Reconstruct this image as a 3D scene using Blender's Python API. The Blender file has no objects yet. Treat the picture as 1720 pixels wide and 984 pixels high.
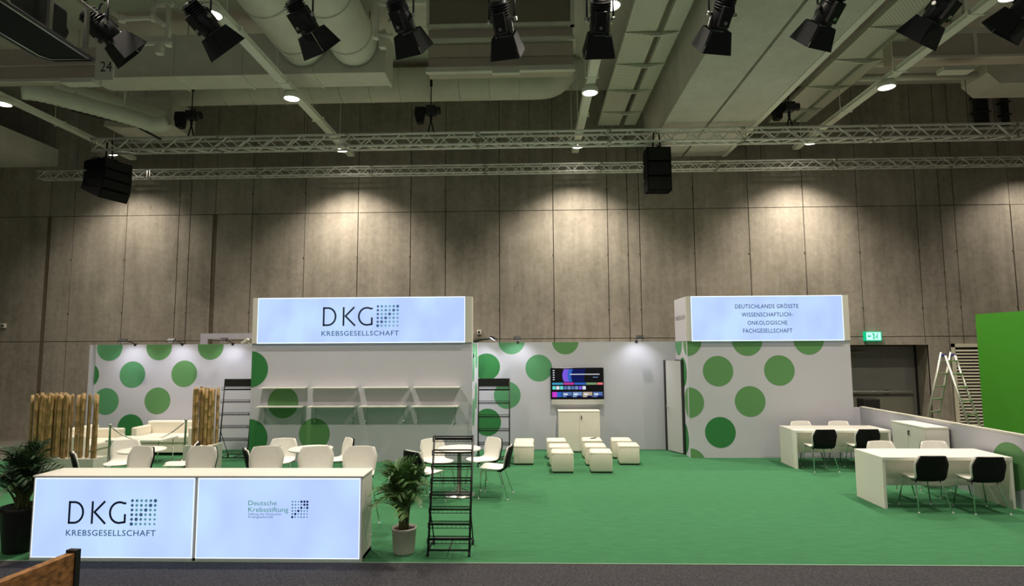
import bpy, bmesh, math, random
from mathutils import Vector, Matrix, Quaternion
SC = bpy.context.scene
COL = SC.collection
PI = math.pi
R = math.radians
random.seed(7)

# ------------------------------------------------------------------ camera
F_PX, YAW, PITCH, ROLL, CAM_H = 1000.0, R(1.79), R(5.27), R(.32), 2.37
fw = Vector((-math.sin(YAW) * math.cos(PITCH), math.cos(YAW) * math.cos(PITCH), math.sin(PITCH)))
rt0 = Vector((math.cos(YAW), math.sin(YAW), 0)); up0 = rt0.cross(fw)
rt = rt0 * math.cos(ROLL) - up0 * math.sin(ROLL)
up = up0 * math.cos(ROLL) + rt0 * math.sin(ROLL)
cam_data = bpy.data.cameras.new('camera')
cam_data.sensor_width = 36; cam_data.sensor_fit = 'HORIZONTAL'
cam_data.lens = F_PX / 1720 * 36; cam_data.clip_end = 200
cam = bpy.data.objects.new('camera', cam_data); COL.objects.link(cam)
m3 = Matrix((rt, up, -fw)).transposed()
cam.matrix_world = Matrix.Translation((0, 0, CAM_H)) @ m3.to_4x4()
SC.camera = cam

# ------------------------------------------------------------------ light levels and exposure
LAMP_W = 285.0            # each ceiling downlight
LAMP_COL = (1.0, .895, .76)
ARM_W = 34.0              # each small booth arm light
ARM_COL = (.93, .93, 1.0)
BOX_E = 1.04               # light boxes
WORLD_E = .17
SC.view_settings.view_transform = 'Standard'
SC.view_settings.look = 'None'
SC.view_settings.gamma = 1
SC.view_settings.use_curve_mapping = False
SC.view_settings.exposure = 0.13
world = bpy.data.worlds.new('world'); SC.world = world; world.use_nodes = True
wb = world.node_tree.nodes['Background']
wb.inputs[0].default_value = (1, .95, .95, 1); wb.inputs[1].default_value = WORLD_E

TRACK_X = (-10.66, -4.73, 1.2, 6.92, 12.8)
LAMP_Y = (14.45, 11.33, 8.33, 5.3, 2.2)
TRACK_Z = 7.46

def ray(u, v):
    return fw + rt * ((u - 860) / F_PX) - up * ((v - 492) / F_PX)
def P(u, v, Y=None, z=None, X=None):
    """point of the place seen at (u, v) of the 1720x984 frame, on the plane given"""
    r = ray(u, v)
    if Y is not None: t = Y / r.y
    elif z is not None: t = (z - CAM_H) / r.z
    else: t = X / r.x
    return Vector((0, 0, CAM_H)) + r * t

# ------------------------------------------------------------------ materials
def srgb(r, g, b):
    f = lambda c: (c / 12.92 if c <= .04045 else ((c + .055) / 1.055) ** 2.4)
    return (f(r / 255), f(g / 255), f(b / 255), 1)

def mat(name, col, rough=.5, metal=0.0, noise=0.0, scale=20.0, bump=0.0, stretch=(1, 1, 1), spec=.5, emit=None, es=1.0):
    m = bpy.data.materials.new(name); m.use_nodes = True
    nt = m.node_tree; b = nt.nodes['Principled BSDF']
    c = col if len(col) == 4 else (*col, 1)
    b.inputs['Base Color'].default_value = c
    b.inputs['Roughness'].default_value = rough
    b.inputs['Metallic'].default_value = metal
    b.inputs['Specular IOR Level'].default_value = spec
    if emit:
        b.inputs['Emission Color'].default_value = emit; b.inputs['Emission Strength'].default_value = es
    tc = nt.nodes.new('ShaderNodeTexCoord'); mp = nt.nodes.new('ShaderNodeMapping')
    mp.inputs['Scale'].default_value = stretch
    nt.links.new(tc.outputs['Object'], mp.inputs[0])
    nz = nt.nodes.new('ShaderNodeTexNoise'); nz.inputs['Scale'].default_value = scale
    nz.inputs['Detail'].default_value = 5
    nt.links.new(mp.outputs[0], nz.inputs['Vector'])
    if noise or True:
        k = max(noise, .015)
        rp = nt.nodes.new('ShaderNodeValToRGB')
        rp.color_ramp.elements[0].position = .3; rp.color_ramp.elements[1].position = .7
        rp.color_ramp.elements[0].color = (*[max(0, x * (1 - k)) for x in c[:3]], 1)
        rp.color_ramp.elements[1].color = (*[min(1, x * (1 + k)) for x in c[:3]], 1)
        nt.links.new(nz.outputs[0], rp.inputs[0]); nt.links.new(rp.outputs[0], b.inputs['Base Color'])
    if bump:
        bp = nt.nodes.new('ShaderNodeBump'); bp.inputs['Strength'].default_value = bump; bp.inputs['Distance'].default_value = .01
        nt.links.new(nz.outputs[0], bp.inputs['Height']); nt.links.new(bp.outputs[0], b.inputs['Normal'])
    return m

def concrete(name, c1, c2):
    m = bpy.data.materials.new(name); m.use_nodes = True
    nt = m.node_tree; b = nt.nodes['Principled BSDF']; b.inputs['Roughness'].default_value = .75
    b.inputs['Specular IOR Level'].default_value = .25
    tc = nt.nodes.new('ShaderNodeTexCoord')
    def nz(scale, st, det=6):
        mp = nt.nodes.new('ShaderNodeMapping'); mp.inputs['Scale'].default_value = st
        nt.links.new(tc.outputs['Object'], mp.inputs[0])
        n = nt.nodes.new('ShaderNodeTexNoise'); n.inputs['Scale'].default_value = scale; n.inputs['Detail'].default_value = det
        n.inputs['Roughness'].default_value = .65
        nt.links.new(mp.outputs[0], n.inputs['Vector']); return n
    a = nz(.55, (1, 1, 1)); s = nz(1.6, (2.6, 2.6, .22)); f = nz(9, (1, 1, 1), 8)
    def mth(op, x, y):
        n = nt.nodes.new('ShaderNodeMath'); n.operation = op
        for i, q in enumerate((x, y)):
            if isinstance(q, (int, float)): n.inputs[i].default_value = q
            else: nt.links.new(q, n.inputs[i])
        return n.outputs[0]
    v = mth('ADD', mth('MULTIPLY', a.outputs[0], .45), mth('ADD', mth('MULTIPLY', s.outputs[0], .3), mth('MULTIPLY', f.outputs[0], .25)))
    rp = nt.nodes.new('ShaderNodeValToRGB'); rp.color_ramp.elements[0].position = .32; rp.color_ramp.elements[1].position = .64
    rp.color_ramp.elements[0].color = c1; rp.color_ramp.elements[1].color = c2
    nt.links.new(v, rp.inputs[0]); nt.links.new(rp.outputs[0], b.inputs['Base Color'])
    bp = nt.nodes.new('ShaderNodeBump'); bp.inputs['Strength'].default_value = .15; bp.inputs['Distance'].default_value = .02
    nt.links.new(f.outputs[0], bp.inputs['Height']); nt.links.new(bp.outputs[0], b.inputs['Normal'])
    return m

def emitter(name, col, s):
    m = bpy.data.materials.new(name); m.use_nodes = True
    nt = m.node_tree; nt.nodes.remove(nt.nodes['Principled BSDF'])
    e = nt.nodes.new('ShaderNodeEmission'); e.inputs[0].default_value = col; e.inputs[1].default_value = s
    nt.links.new(e.outputs[0], nt.nodes['Material Output'].inputs[0]); return m

def lightbox(name, c1, c2, s):
    """back-lit printed film: uneven LED light behind it"""
    m = emitter(name, c1, s); nt = m.node_tree; e = nt.nodes['Emission']
    tc = nt.nodes.new('ShaderNodeTexCoord'); mp = nt.nodes.new('ShaderNodeMapping'); mp.inputs['Scale'].default_value = (1.3, 1.3, .8)
    nz = nt.nodes.new('ShaderNodeTexNoise'); nz.inputs['Scale'].default_value = 1.3; nz.inputs['Detail'].default_value = 1.5
    nt.links.new(tc.outputs['Object'], mp.inputs[0]); nt.links.new(mp.outputs[0], nz.inputs['Vector'])
    rp = nt.nodes.new('ShaderNodeValToRGB'); rp.color_ramp.elements[0].position = .35; rp.color_ramp.elements[1].position = .68
    rp.color_ramp.elements[0].color = c1; rp.color_ramp.elements[1].color = c2
    nt.links.new(nz.outputs[0], rp.inputs[0]); nt.links.new(rp.outputs[0], e.inputs[0])
    return m

M = {}
M['wall_conc'] = concrete('wall_concrete', srgb(107, 102, 91), srgb(170, 162, 149))
M['slab_conc'] = concrete('slab_concrete', srgb(190, 187, 176), srgb(216, 213, 202))
M['groove'] = mat('formwork_groove', srgb(92, 82, 64), .9, noise=.2)
M['dark_conc'] = mat('dark_concrete', srgb(132, 126, 112), .9, noise=.2, scale=3)
M['grey_carpet'] = mat('grey_carpet', srgb(66, 65, 68), .95, noise=.5, scale=70, bump=.5, spec=.1)
M['green_carpet'] = mat('green_carpet', srgb(63, 114, 78), .95, noise=.09, scale=9, bump=.2, stretch=(.5, 1.8, 1), spec=.08)
M['pale_tape'] = mat('pale_tape', srgb(150, 170, 150), .6)
M['conc_floor'] = mat('concrete_floor', srgb(120, 116, 106), .7, noise=.15, scale=4)
M['panel'] = mat('white_partition', srgb(190, 189, 198), .55, noise=.015, scale=2)
M['panel_edge'] = mat('partition_edge', srgb(200, 197, 186), .5)
M['dot'] = mat('dot_green', srgb(90, 140, 84), .6, noise=.03)
M['dot_b'] = mat('dot_sea_green', srgb(82, 144, 98), .6, noise=.03)
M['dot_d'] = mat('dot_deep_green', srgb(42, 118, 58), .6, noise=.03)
M['white_lam'] = mat('white_laminate', srgb(226, 223, 212), .42, noise=.02)
M['white_plastic'] = mat('white_plastic', srgb(238, 235, 226), .38)
M['black_pad'] = mat('black_pad', (.007, .007, .007, 1), .8, noise=.2, spec=.2)
M['chrome'] = mat('chrome', (.72, .72, .70, 1), .14, 1.0)
M['steel'] = mat('brushed_steel', (.55, .54, .50, 1), .3, 1.0)
M['alu'] = mat('truss_aluminium', (.88, .87, .84, 1), .4, .25, noise=.08)
M['glide'] = mat('glide_white', srgb(235, 235, 230), .4)
M['leather'] = mat('white_leatherette', srgb(226, 220, 203), .45, noise=.03, scale=30, bump=.08)
M['black_metal'] = mat('black_metal', (.012, .012, .012, 1), .45)
M['black_wire'] = mat('black_wire', (.006, .006, .006, 1), .7, spec=.2)
M['black_body'] = mat('black_lamp_body', (.012, .0125, .014, 1), .42, noise=.1)
M['barn'] = mat('barn_door_black', (.011, .012, .0135, 1), .75, noise=.1)
M['black_fabric'] = mat('black_fabric', (.008, .008, .008, 1), .9)
M['speaker'] = mat('speaker_black', (.004, .004, .005, 1), .9, noise=.1, spec=.1)
M['tray'] = mat('galvanised_tray', srgb(206, 208, 192), .5, .25, noise=.1)
M['track'] = mat('track_white', srgb(226, 226, 212), .5, noise=.03)
M['duct'] = mat('galvanised_duct', srgb(206, 204, 190), .55, .0, noise=.06, scale=3)
M['duct_round'] = mat('round_duct', srgb(218, 218, 204), .5, .0, noise=.05, scale=4)
M['duct_dark'] = mat('dark_duct_panel', srgb(128, 119, 104), .7, noise=.06, scale=3)
M['unit'] = mat('service_housing', srgb(178, 168, 152), .65, noise=.05, scale=3)
M['pipe'] = mat('painted_pipe', srgb(222, 220, 204), .5, noise=.05)
M['plate'] = mat('pale_plate', srgb(206, 206, 190), .5)
M['pot_white'] = mat('white_pot', srgb(206, 200, 186), .6, noise=.05, scale=8)
M['pot_black'] = mat('black_pot', srgb(30, 30, 30), .5)
M['soil'] = mat('soil', srgb(46, 34, 22), .95, noise=.4, scale=40)
M['leaf'] = mat('palm_leaf', srgb(72, 108, 52), .5, noise=.4, scale=5)
M['leaf_d'] = mat('palm_leaf_dark', srgb(40, 66, 36), .5, noise=.4, scale=5)
M['stem'] = mat('palm_stem', srgb(82, 92, 50), .6, noise=.3, scale=12)
M['bamboo'] = mat('bamboo', srgb(158, 130, 82), .5, noise=.35, scale=5, stretch=(3, 3, 1.2))
M['pebble'] = mat('white_pebble', srgb(225, 220, 205), .6, noise=.05)
M['planter'] = mat('planter_white', srgb(196, 198, 184), .5)
M['osb'] = mat('osb_board', srgb(158, 110, 62), .75, noise=.6, scale=26, stretch=(1, .8, 1.6), bump=.3)
M['green_panel'] = mat('green_panel', srgb(62, 140, 32), .5, noise=.02)
M['louvre'] = mat('louvre_metal', srgb(206, 202, 180), .5)
M['void'] = mat('dark_void', (.006, .006, .006, 1), .9)
M['door_grey'] = mat('exit_door_grey', srgb(112, 114, 108), .5, noise=.06, scale=3)
M['door_grey_b'] = mat('exit_door_lower', srgb(126, 126, 112), .5, noise=.06, scale=3)
M['glassdoor'] = mat('grey_door_panel', srgb(178, 178, 178), .3, noise=.02)
M['ladder'] = mat('ladder_alu', (.58, .57, .5, 1), .35, .85)
M['blue'] = mat('blue_plastic', srgb(60, 62, 120), .5)
M['yellow'] = mat('yellow_knob', srgb(190, 180, 60), .5)
M['ink'] = mat('ink_navy', srgb(12, 42, 72), .6)
M['ink_grey'] = mat('ink_grey', srgb(118, 118, 124), .6)
M['ink_teal'] = mat('ink_teal', srgb(60, 118, 140), .6, emit=srgb(70, 128, 150), es=.6)
M['ink_pale'] = mat('ink_pale', srgb(80, 140, 156), .6, emit=srgb(96, 156, 170), es=.65)
M['ink_green'] = mat('ink_green', srgb(60, 140, 96), .6, emit=srgb(70, 150, 120), es=.6)
M['ink_slate'] = mat('ink_slate', srgb(50, 82, 118), .6, emit=srgb(56, 92, 132), es=.6)
M['ink_navy_lit'] = mat('ink_navy_lit', srgb(20, 44, 80), .6, emit=srgb(20, 52, 92), es=.5)
M['box'] = lightbox('lightbox_film', (.43, .56, .94, 1), (.50, .68, 1.0, 1), BOX_E)
M['box_edge'] = emitter('lightbox_edge', (.80, .90, 1, 1), 1.2)
M['lens'] = emitter('lamp_lens', (1, .95, .82, 1), 22)
M['armlens'] = emitter('arm_lens', (.93, .93, 1, 1), 6)
M['exit_g'] = emitter('exit_green', srgb(20, 190, 130), 1.0)
M['exit_w'] = emitter('exit_white', srgb(190, 255, 232), 1.15)
M['tv_black'] = mat('tv_black', (.004, .004, .006, 1), .15)
M['tv_silver'] = mat('tv_silver', srgb(190, 190, 184), .35, .2)
for n, c, s in (('violet', (120, 90, 220), .9), ('navy', (22, 30, 90), .8), ('cyan', (60, 150, 190), .9), ('pink', (190, 60, 150), .9), ('blue', (50, 100, 190), .9),
                ('olive', (120, 150, 110), .9), ('coral', (230, 120, 120), .9), ('white', (225, 230, 240), .9), ('mint', (110, 220, 210), .9), ('grey', (120, 150, 200), .8),
                ('magenta', (200, 60, 200), .9), ('steel', (90, 120, 180), .8), ('sand', (190, 175, 150), .8)):
    M['ui_' + n] = emitter('screen_' + n, srgb(*c), s)
glass = bpy.data.materials.new('clear_acrylic'); glass.use_nodes = True
gb = glass.node_tree.nodes['Principled BSDF']
gb.inputs['Base Color'].default_value = (.80, .86, .83, 1); gb.inputs['Roughness'].default_value = .05
gb.inputs['Alpha'].default_value = .22
M['acrylic'] = glass

# ------------------------------------------------------------------ mesh helpers
class MB:
    def __init__(s): s.bm = bmesh.new(); s.mi = 0; s.smooth = False
    def _f(s, vs):
        try:
            f = s.bm.faces.new(vs); f.material_index = s.mi; f.smooth = s.smooth; return f
        except ValueError: return None
    def poly(s, pts): return s._f([s.bm.verts.new(p) for p in pts])
    def box(s, x0, x1, y0, y1, z0, z1, bev=0.0, mtx=None):
        c = [Vector((x, y, z)) for z in (z0, z1) for y in (y0, y1) for x in (x0, x1)]
        if mtx: c = [mtx @ p for p in c]
        v = [s.bm.verts.new(p) for p in c]
        fs = [s._f([v[i] for i in q]) for q in ((0, 2, 3, 1), (4, 5, 7, 6), (0, 1, 5, 4), (2, 6, 7, 3), (0, 4, 6, 2), (1, 3, 7, 5))]
        if bev:
            es = {e for f in fs for e in f.edges}
            bmesh.ops.bevel(s.bm, geom=list(es), offset=bev, segments=2, profile=.5, affect='EDGES')
        return s
    def tube(s, pts, r, seg=8, cap=True):
        pts = [Vector(p) for p in pts]; rings = []; sm = s.smooth; s.smooth = True
        rs = r if isinstance(r, (list, tuple)) else [r] * len(pts)
        prev = None
        for i, p in enumerate(pts):
            d = (pts[min(i + 1, len(pts) - 1)] - pts[max(i - 1, 0)]).normalized()
            if prev is None:
                a = Vector((0, 0, 1)) if abs(d.z) < .9 else Vector((1, 0, 0))
                n = d.cross(a).normalized()
            else:
                n = (prev - d * prev.dot(d)).normalized()
            prev = n; b = d.cross(n)
            rings.append([s.bm.verts.new(p + (n * math.cos(2 * PI * k / seg) + b * math.sin(2 * PI * k / seg)) * rs[i]) for k in range(seg)])
        for a, b in zip(rings, rings[1:]):
            for k in range(seg): s._f([a[k], a[(k + 1) % seg], b[(k + 1) % seg], b[k]])
        s.smooth = False
        if cap: s._f(rings[0][::-1]); s._f(rings[-1])
        s.smooth = sm; return s
    def lathe(s, prof, seg=24, c=(0, 0, 0)):
        rings = []; s.smooth = True
        for r, z in prof:
            rings.append([s.bm.verts.new((c[0] + r * math.cos(2 * PI * k / seg), c[1] + r * math.sin(2 * PI * k / seg), c[2] + z)) for k in range(seg)])
        for a, b in zip(rings, rings[1:]):
            for k in range(seg): s._f([a[k], a[(k + 1) % seg], b[(k + 1) % seg], b[k]])
        s.smooth = False; s._f(rings[0][::-1]); s._f(rings[-1]); return s
    def prism(s, poly, axis, a, b):
        """extrude a 2D polygon along axis ('x','y','z') from a to b"""
        def mk(p, t):
            return {'x': (t, p[0], p[1]), 'y': (p[0], t, p[1]), 'z': (p[0], p[1], t)}[axis]
        A = [s.bm.verts.new(mk(p, a)) for p in poly]; B = [s.bm.verts.new(mk(p, b)) for p in poly]
        n = len(poly)
        s._f(A); s._f(B[::-1])
        for k in range(n): s._f([A[k], B[k], B[(k + 1) % n], A[(k + 1) % n]])
        return s
    SPLIT = {'joint', 'collar', 'seam_ring', 'strap', 'knob', 'hanger_rod', 'hanger_wire', 'bar_mount', 'hinge', 'hanger_strap', 'riser', 'sensor', 'flange', 'front_panel', 'light_edge', 'upright', 'hanger_x'}
    def build(s, name, mats, parent=None, bevel=0.0, mtx=None, label=None, fix=True):
        if name in MB.SPLIT and parent:
            isl = []; seen = set()
            for v in s.bm.verts:
                if v in seen: continue
                st = [v]; seen.add(v); one = []
                while st:
                    a = st.pop(); one.append(a)
                    for e in a.link_edges:
                        b = e.other_vert(a)
                        if b not in seen: seen.add(b); st.append(b)
                isl.append(one)
            if len(isl) > 1:
                out = None
                for one in isl:
                    mb = MB(); mp = {v: mb.bm.verts.new(v.co) for v in one}
                    for f in {f for v in one for f in v.link_faces}:
                        nf = mb.bm.faces.new([mp[v] for v in f.verts]); nf.smooth = f.smooth; nf.material_index = f.material_index
                    out = mb.build(name, mats, parent, bevel, mtx, label, fix)
                s.bm.free(); return out
        if fix: bmesh.ops.recalc_face_normals(s.bm, faces=s.bm.faces)
        me = bpy.data.meshes.new(name); s.bm.to_mesh(me); s.bm.free()
        for m in (mats if isinstance(mats, (list, tuple)) else [mats]): me.materials.append(M[m] if isinstance(m, str) else m)
        o = bpy.data.objects.new(name, me); COL.objects.link(o)
        if parent: o.parent = parent
        if mtx is not None: o.matrix_local = mtx
        if bevel:
            md = o.modifiers.new('bevel', 'BEVEL'); md.width = bevel; md.segments = 2; md.limit_method = 'ANGLE'
        if label: o['label'] = label
        return o

def box(*a, **k): return MB().box(*a, **k)
def tag(o, label, cat, group=None, kind=None):
    o['label'] = label; o['category'] = cat
    if group: o['group'] = group
    if kind: o['kind'] = kind
    return o
def thing(name, label, cat, loc=(0, 0, 0), rz=0, group=None):
    o = bpy.data.objects.new(name, None); COL.objects.link(o); o.empty_display_size = .1
    o.location = loc; o.rotation_euler = (0, 0, rz)
    return tag(o, label, cat, group)
def struct(o): o['kind'] = 'structure'; return o
def copy_tree(o, parent=None):
    c = o.copy(); COL.objects.link(c)
    if parent: c.parent = parent; c.matrix_parent_inverse = o.matrix_parent_inverse.copy()
    for ch in list(o.children): copy_tree(ch, c)
    return c
def place(proto, used, loc, rz, label, group=None):
    o = proto if not used else copy_tree(proto)
    used.append(1)
    o.location = loc; o.rotation_euler = (0, 0, rz); o['label'] = label
    if group: o['group'] = group
    return o

def clip(poly, x0, x1, z0, z1):
    def cut(ps, inside, inter):
        out = []
        for i, p in enumerate(ps):
            q = ps[i - 1]
            if inside(p):
                if not inside(q): out.append(inter(q, p))
                out.append(p)
            elif inside(q): out.append(inter(q, p))
        return out
    def ix(c): return lambda a, b: (c, a[1] + (b[1] - a[1]) * (c - a[0]) / (b[0] - a[0]))
    def iz(c): return lambda a, b: (a[0] + (b[0] - a[0]) * (c - a[1]) / (b[1] - a[1]), c)
    for ins, it in ((lambda p: p[0] >= x0, ix(x0)), (lambda p: p[0] <= x1, ix(x1)), (lambda p: p[1] >= z0, iz(z0)), (lambda p: p[1] <= z1, iz(z1))):
        if not poly: return []
        poly = cut(poly, ins, it)
    return poly
def disc2(cx, cz, r, n=56): return [(cx + r * math.cos(2 * PI * k / n), cz + r * math.sin(2 * PI * k / n)) for k in range(n)]

def text_bm(mb, s, fit_w, cap_h, to3, spacing=1.0, align='LEFT', x0=0, z0=0, bold=0.0):
    """lettering as flat faces of the bmesh; to3 maps (x, z) to the sign's surface"""
    cu = bpy.data.curves.new('lettering', 'FONT'); cu.body = s; cu.size = 1; cu.space_character = spacing; cu.offset = bold; cu.resolution_u = 3
    o = bpy.data.objects.new('lettering', cu); COL.objects.link(o)
    dg = bpy.context.evaluated_depsgraph_get()
    me = bpy.data.meshes.new_from_object(o.evaluated_get(dg))
    bpy.data.objects.remove(o)
    xs = [v.co.x for v in me.vertices]; lo, hi = min(xs), max(xs)
    cap = .73
    sx = fit_w / (hi - lo); sz = cap_h / cap
    ox = x0 if align == 'LEFT' else x0 - fit_w / 2
    vs = [mb.bm.verts.new(to3(ox + (v.co.x - lo) * sx, z0 + v.co.y * sz)) for v in me.vertices]
    for p in me.polygons: mb._f([vs[i] for i in p.vertices])
    bpy.data.meshes.remove(me); bpy.data.curves.remove(cu)

def ribbon(mb, pts, w, to3):
    pts = [Vector(p) for p in pts]; L = []; Rr = []
    for i, p in enumerate(pts):
        a = (p - pts[i - 1]).normalized() if i else (pts[1] - p).normalized()
        b = (pts[i + 1] - p).normalized() if i < len(pts) - 1 else a
        t = (a + b).normalized(); n = Vector((-t.y, t.x)); k = 1 / max(.5, n.dot(Vector((-a.y, a.x))))
        L.append(mb.bm.verts.new(to3(*(p + n * w / 2 * k)))); Rr.append(mb.bm.verts.new(to3(*(p - n * w / 2 * k))))
    for i in range(len(pts) - 1): mb._f([L[i], Rr[i], Rr[i + 1], L[i + 1]])

def dkg_logo(parent, to3, x, z, h):
    """letters D K G with foot line at z, cap height h, starting at x, then word and dot grid"""
    mb = MB(); w = h * .095
    T = lambda px, pz: to3(x + px * h * 1.025, z + pz * h)
    def rb(pts): ribbon(mb, [(a, b) for a, b in pts], .095, T)
    # D
    rb([(.06, .0), (.06, 1.0)])
    bowl = [(.02, .955), (.2, .955)] + [(.28 + .40 * math.sin(a), .5 + .455 * math.cos(a)) for a in [PI * k / 16 for k in range(17)]] + [(.2, .045), (.02, .045)]
    rb(bowl)
    # K
    rb([(1.10, 0), (1.10, 1.0)]); rb([(1.66, 1.0), (1.20, .52), (1.71, 0)])
    # G
    g = [(2.30 + .40 * math.cos(a), .5 + .46 * math.sin(a)) for a in [R(48) + (R(312) - R(48)) * k / 24 for k in range(25)]]
    g = [(2.62, .91)] + [(2.32 + .42 * math.cos(a), .5 + .455 * math.sin(a)) for a in [R(65) + (R(285) - R(65)) * k / 22 for k in range(23)]] + [(2.60, .08)]
    rb(g); rb([(2.58, .05), (2.58, .44)])
    mb.build('lettering', 'ink', parent, label='dark navy logo letters')
    m2 = MB()
    text_bm(m2, 'KREBSGESELLSCHAFT', h * 4.14, h * .265, lambda a, b: to3(a, b), 1.1, x0=x - .04 * h, z0=z - .52 * h, bold=.010)
    m2.build('lettering', 'ink_slate', parent, label='slate blue word under the logo')
    m3 = MB()
    for i in range(6):
        for j in range(6):
            big = (i == j)
            r = h * (.080 if big else .066 - .006 * max(0, i - j) * .5)
            m3.mi = 0 if (big or i == 0) else (1 if (i + j) % 3 else 2)
            if i > j + 2: m3.mi = 1
            cx, cz = x + h * (2.96 + .212 * i), z + h * (-.0 + .205 * j)
            m3.poly([to3(a, b) for a, b in disc2(cx, cz, r, 14)])
    m3.build('dot_logo', ['ink_slate', 'ink_pale', 'ink_teal'], parent, label='grid of teal dots')

# ================================================================== THE HALL
WY = 15.6          # hall back wall
# floor
struct(box(-17, 17, -6, WY + 1.2, -.2, 0).build('floor', 'conc_floor'))
fl = box(-17, 17, -6, 6.80, 0, .006).build('grey_carpet', 'grey_carpet')
tag(fl, 'dark grey speckled carpet aisle in front of the lit counter', 'carpet')
fl = box(-11.5, 7.06, 6.80, 14.2, 0, .012).build('booth_carpet', 'green_carpet')
tag(fl, 'green carpet covering the whole booth floor', 'carpet')
tp = box(-11.5, 7.06, 6.786, 6.7995, .0065, .014).build('carpet_edge_tape', 'pale_tape')
tag(tp, 'thin pale tape along the front edge of the green carpet', 'tape')
# back wall of formwork panels
seam_px = [-40, 119, 209, 297, 316, 421, 510, 600, 689, 748, 839, 930, 1022, 1056, 1076, 1168, 1261, 1354, 1446, 1546, 1586, 1610, 1705, 1800]
seams = sorted([P(u, 450, Y=WY).x for u in seam_px] + [-15.5, 15.2])
wide = [P(78, 450, Y=WY).x, P(358, 450, Y=WY).x]
dl, dr = P(1431, 600, Y=WY).x - .25, P(1561, 600, Y=WY).x
dtop = P(1500, 579, Y=WY).z
rows = [(0, dtop), (dtop, P(700, 570, Y=WY).z), (P(700, 570, Y=WY).z, P(700, 356, Y=WY).z), (P(700, 356, Y=WY).z, 9.3)]
mb = MB(); mb.mi = 1
mb.box(-17, dl - .02, WY + .05, WY + .3, 0, 9.3); mb.box(dr + .02, 17, WY + .05, WY + .3, 0, 9.3); mb.box(dl - .02, dr + .02, WY + .05, WY + .3, dtop + .02, 9.3)
mb.mi = 0
for z0, z1 in rows:
    xs = [(-17, .0)] + [(x, .02) for x in seams] + [(x, .12 if z1 < rows[2][1] + .1 else .02) for x in wide] + [(17, 0)]
    if z0 == 0: xs += [(dl, 0), (dr, 0)]
    xs.sort()
    for (a, ga), (b, gb_) in zip(xs, xs[1:]):
        if z0 == 0 and a >= dl - .01 and b <= dr + .01: continue
        x0, x1 = a + ga / 2, b - gb_ / 2
        if x1 - x0 < .02: continue
        g0 = 0 if (z0 == 0 or abs(z0 - dtop) < 1e-6) else .008
        off = random.uniform(-.006, .006) if z1 - z0 > 1 and b - a < 3 else 0
        mb.box(x0, x1, WY + off if z0 > dtop else WY, WY + .06, z0 + g0, z1 - (.008 if z1 < 9 and abs(z1 - dtop) > 1e-6 else 0))
# tie holes
mb.mi = 1
for x in wide: mb.box(x - .06, x + .06, WY + .012, WY + .06, .0, rows[2][1])
for x in seams:
    for zz in (rows[2][0] + .75, rows[2][0] + 2.2, rows[3][0] + .55):
        mb.prism(disc2(x - .012, zz, .022, 10), 'y', WY - .008, WY + .02)
struct(mb.build('wall_back', ['wall_conc', 'groove']))
# door recess
mb = MB()
mb.box(dr, dr + .12, WY + .02, WY + .75, 0, dtop); mb.box(dl - .12, dl, WY + .02, WY + .75, 0, dtop); mb.box(dl, dr, WY + .02, WY + .75, dtop, dtop + .1)
mb.box(dl - .1, dr + .1, WY + .7, WY + .8, 0, dtop + .1)
struct(mb.build('trim_1', 'dark_conc'))
dY = WY + .52
door = bpy.data.objects.new('door_1', None); COL.objects.link(door); door.location = (dl, dY, 0); struct(door)
dw = P(1538, 640, Y=dY).x - dl
box(.0, dw, 0, .06, .01, dtop - .03).build('door_leaf', 'door_grey', door)
box(.02, dw - .12, -.012, 0, .1, 1.05).build('lower_panel', 'door_grey_b', door)
box(.1, dw - .12, -.09, -.045, 1.13, 1.2, bev=.01).build('push_bar', 'steel', door, label='long steel push bar')
mb = MB()
for xx in (.2, 1.3): mb.box(xx, xx + .1, -.05, 0, 1.1, 1.22)
mb.build('bar_mount', 'black_metal', door)
box(dw, dw + .05, -.02, .06, 0, dtop).build('door_frame', 'black_metal', door)
box(.35, .85, -.05, 0, dtop - .22, dtop - .17).build('door_closer', 'door_grey_b', door)
box(dl + .35, dl + .75, WY - .25, WY + .1, 0, 1.05, bev=.02).build('equipment_case', 'black_metal')
oc = bpy.data.objects['equipment_case']; tag(oc, 'black case standing in front of the grey exit door', 'case')
# louvre in the hall wall
lx0, lx1 = P(1601, 640, Y=WY).x, P(1601, 640, Y=WY).x + 1.7
ltop = P(1620, 577, Y=WY).z
lv = thing('wall_louvre', 'pale slatted metal louvre on the concrete wall behind the ladder', 'louvre', (lx0, WY - .07, 0))
mb = MB(); W_ = lx1 - lx0
mb.box(0, .06, 0, .06, .02, ltop); mb.box(W_ - .06, W_, 0, .06, .02, ltop); mb.box(0, W_, 0, .06, ltop - .09, ltop)
mb.build('frame', 'louvre', lv)
box(.05, W_ - .05, .052, .062, .02, ltop - .08).build('backing', 'void', lv)
mb = MB(); nsl = 28
for k in range(nsl):
    z = .05 + (ltop - .16) * k / nsl
    mb.prism([(.0, z), (.004, z - .006), (.05, z + .034), (.046, z + .042)], 'x', .06, W_ - .06)
mb.build('slats', 'louvre', lv)
# ceiling
struct(box(-17, 17, -6, WY + .3, 9.3, 9.6).build('ceiling', 'slab_conc'))
struct(box(-17.3, -17, -6, WY + .3, 0, 9.5).build('wall_left', 'dark_conc'))
struct(box(17, 17.3, -6, WY + .3, 0, 9.5).build('wall_right', 'dark_conc'))

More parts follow.
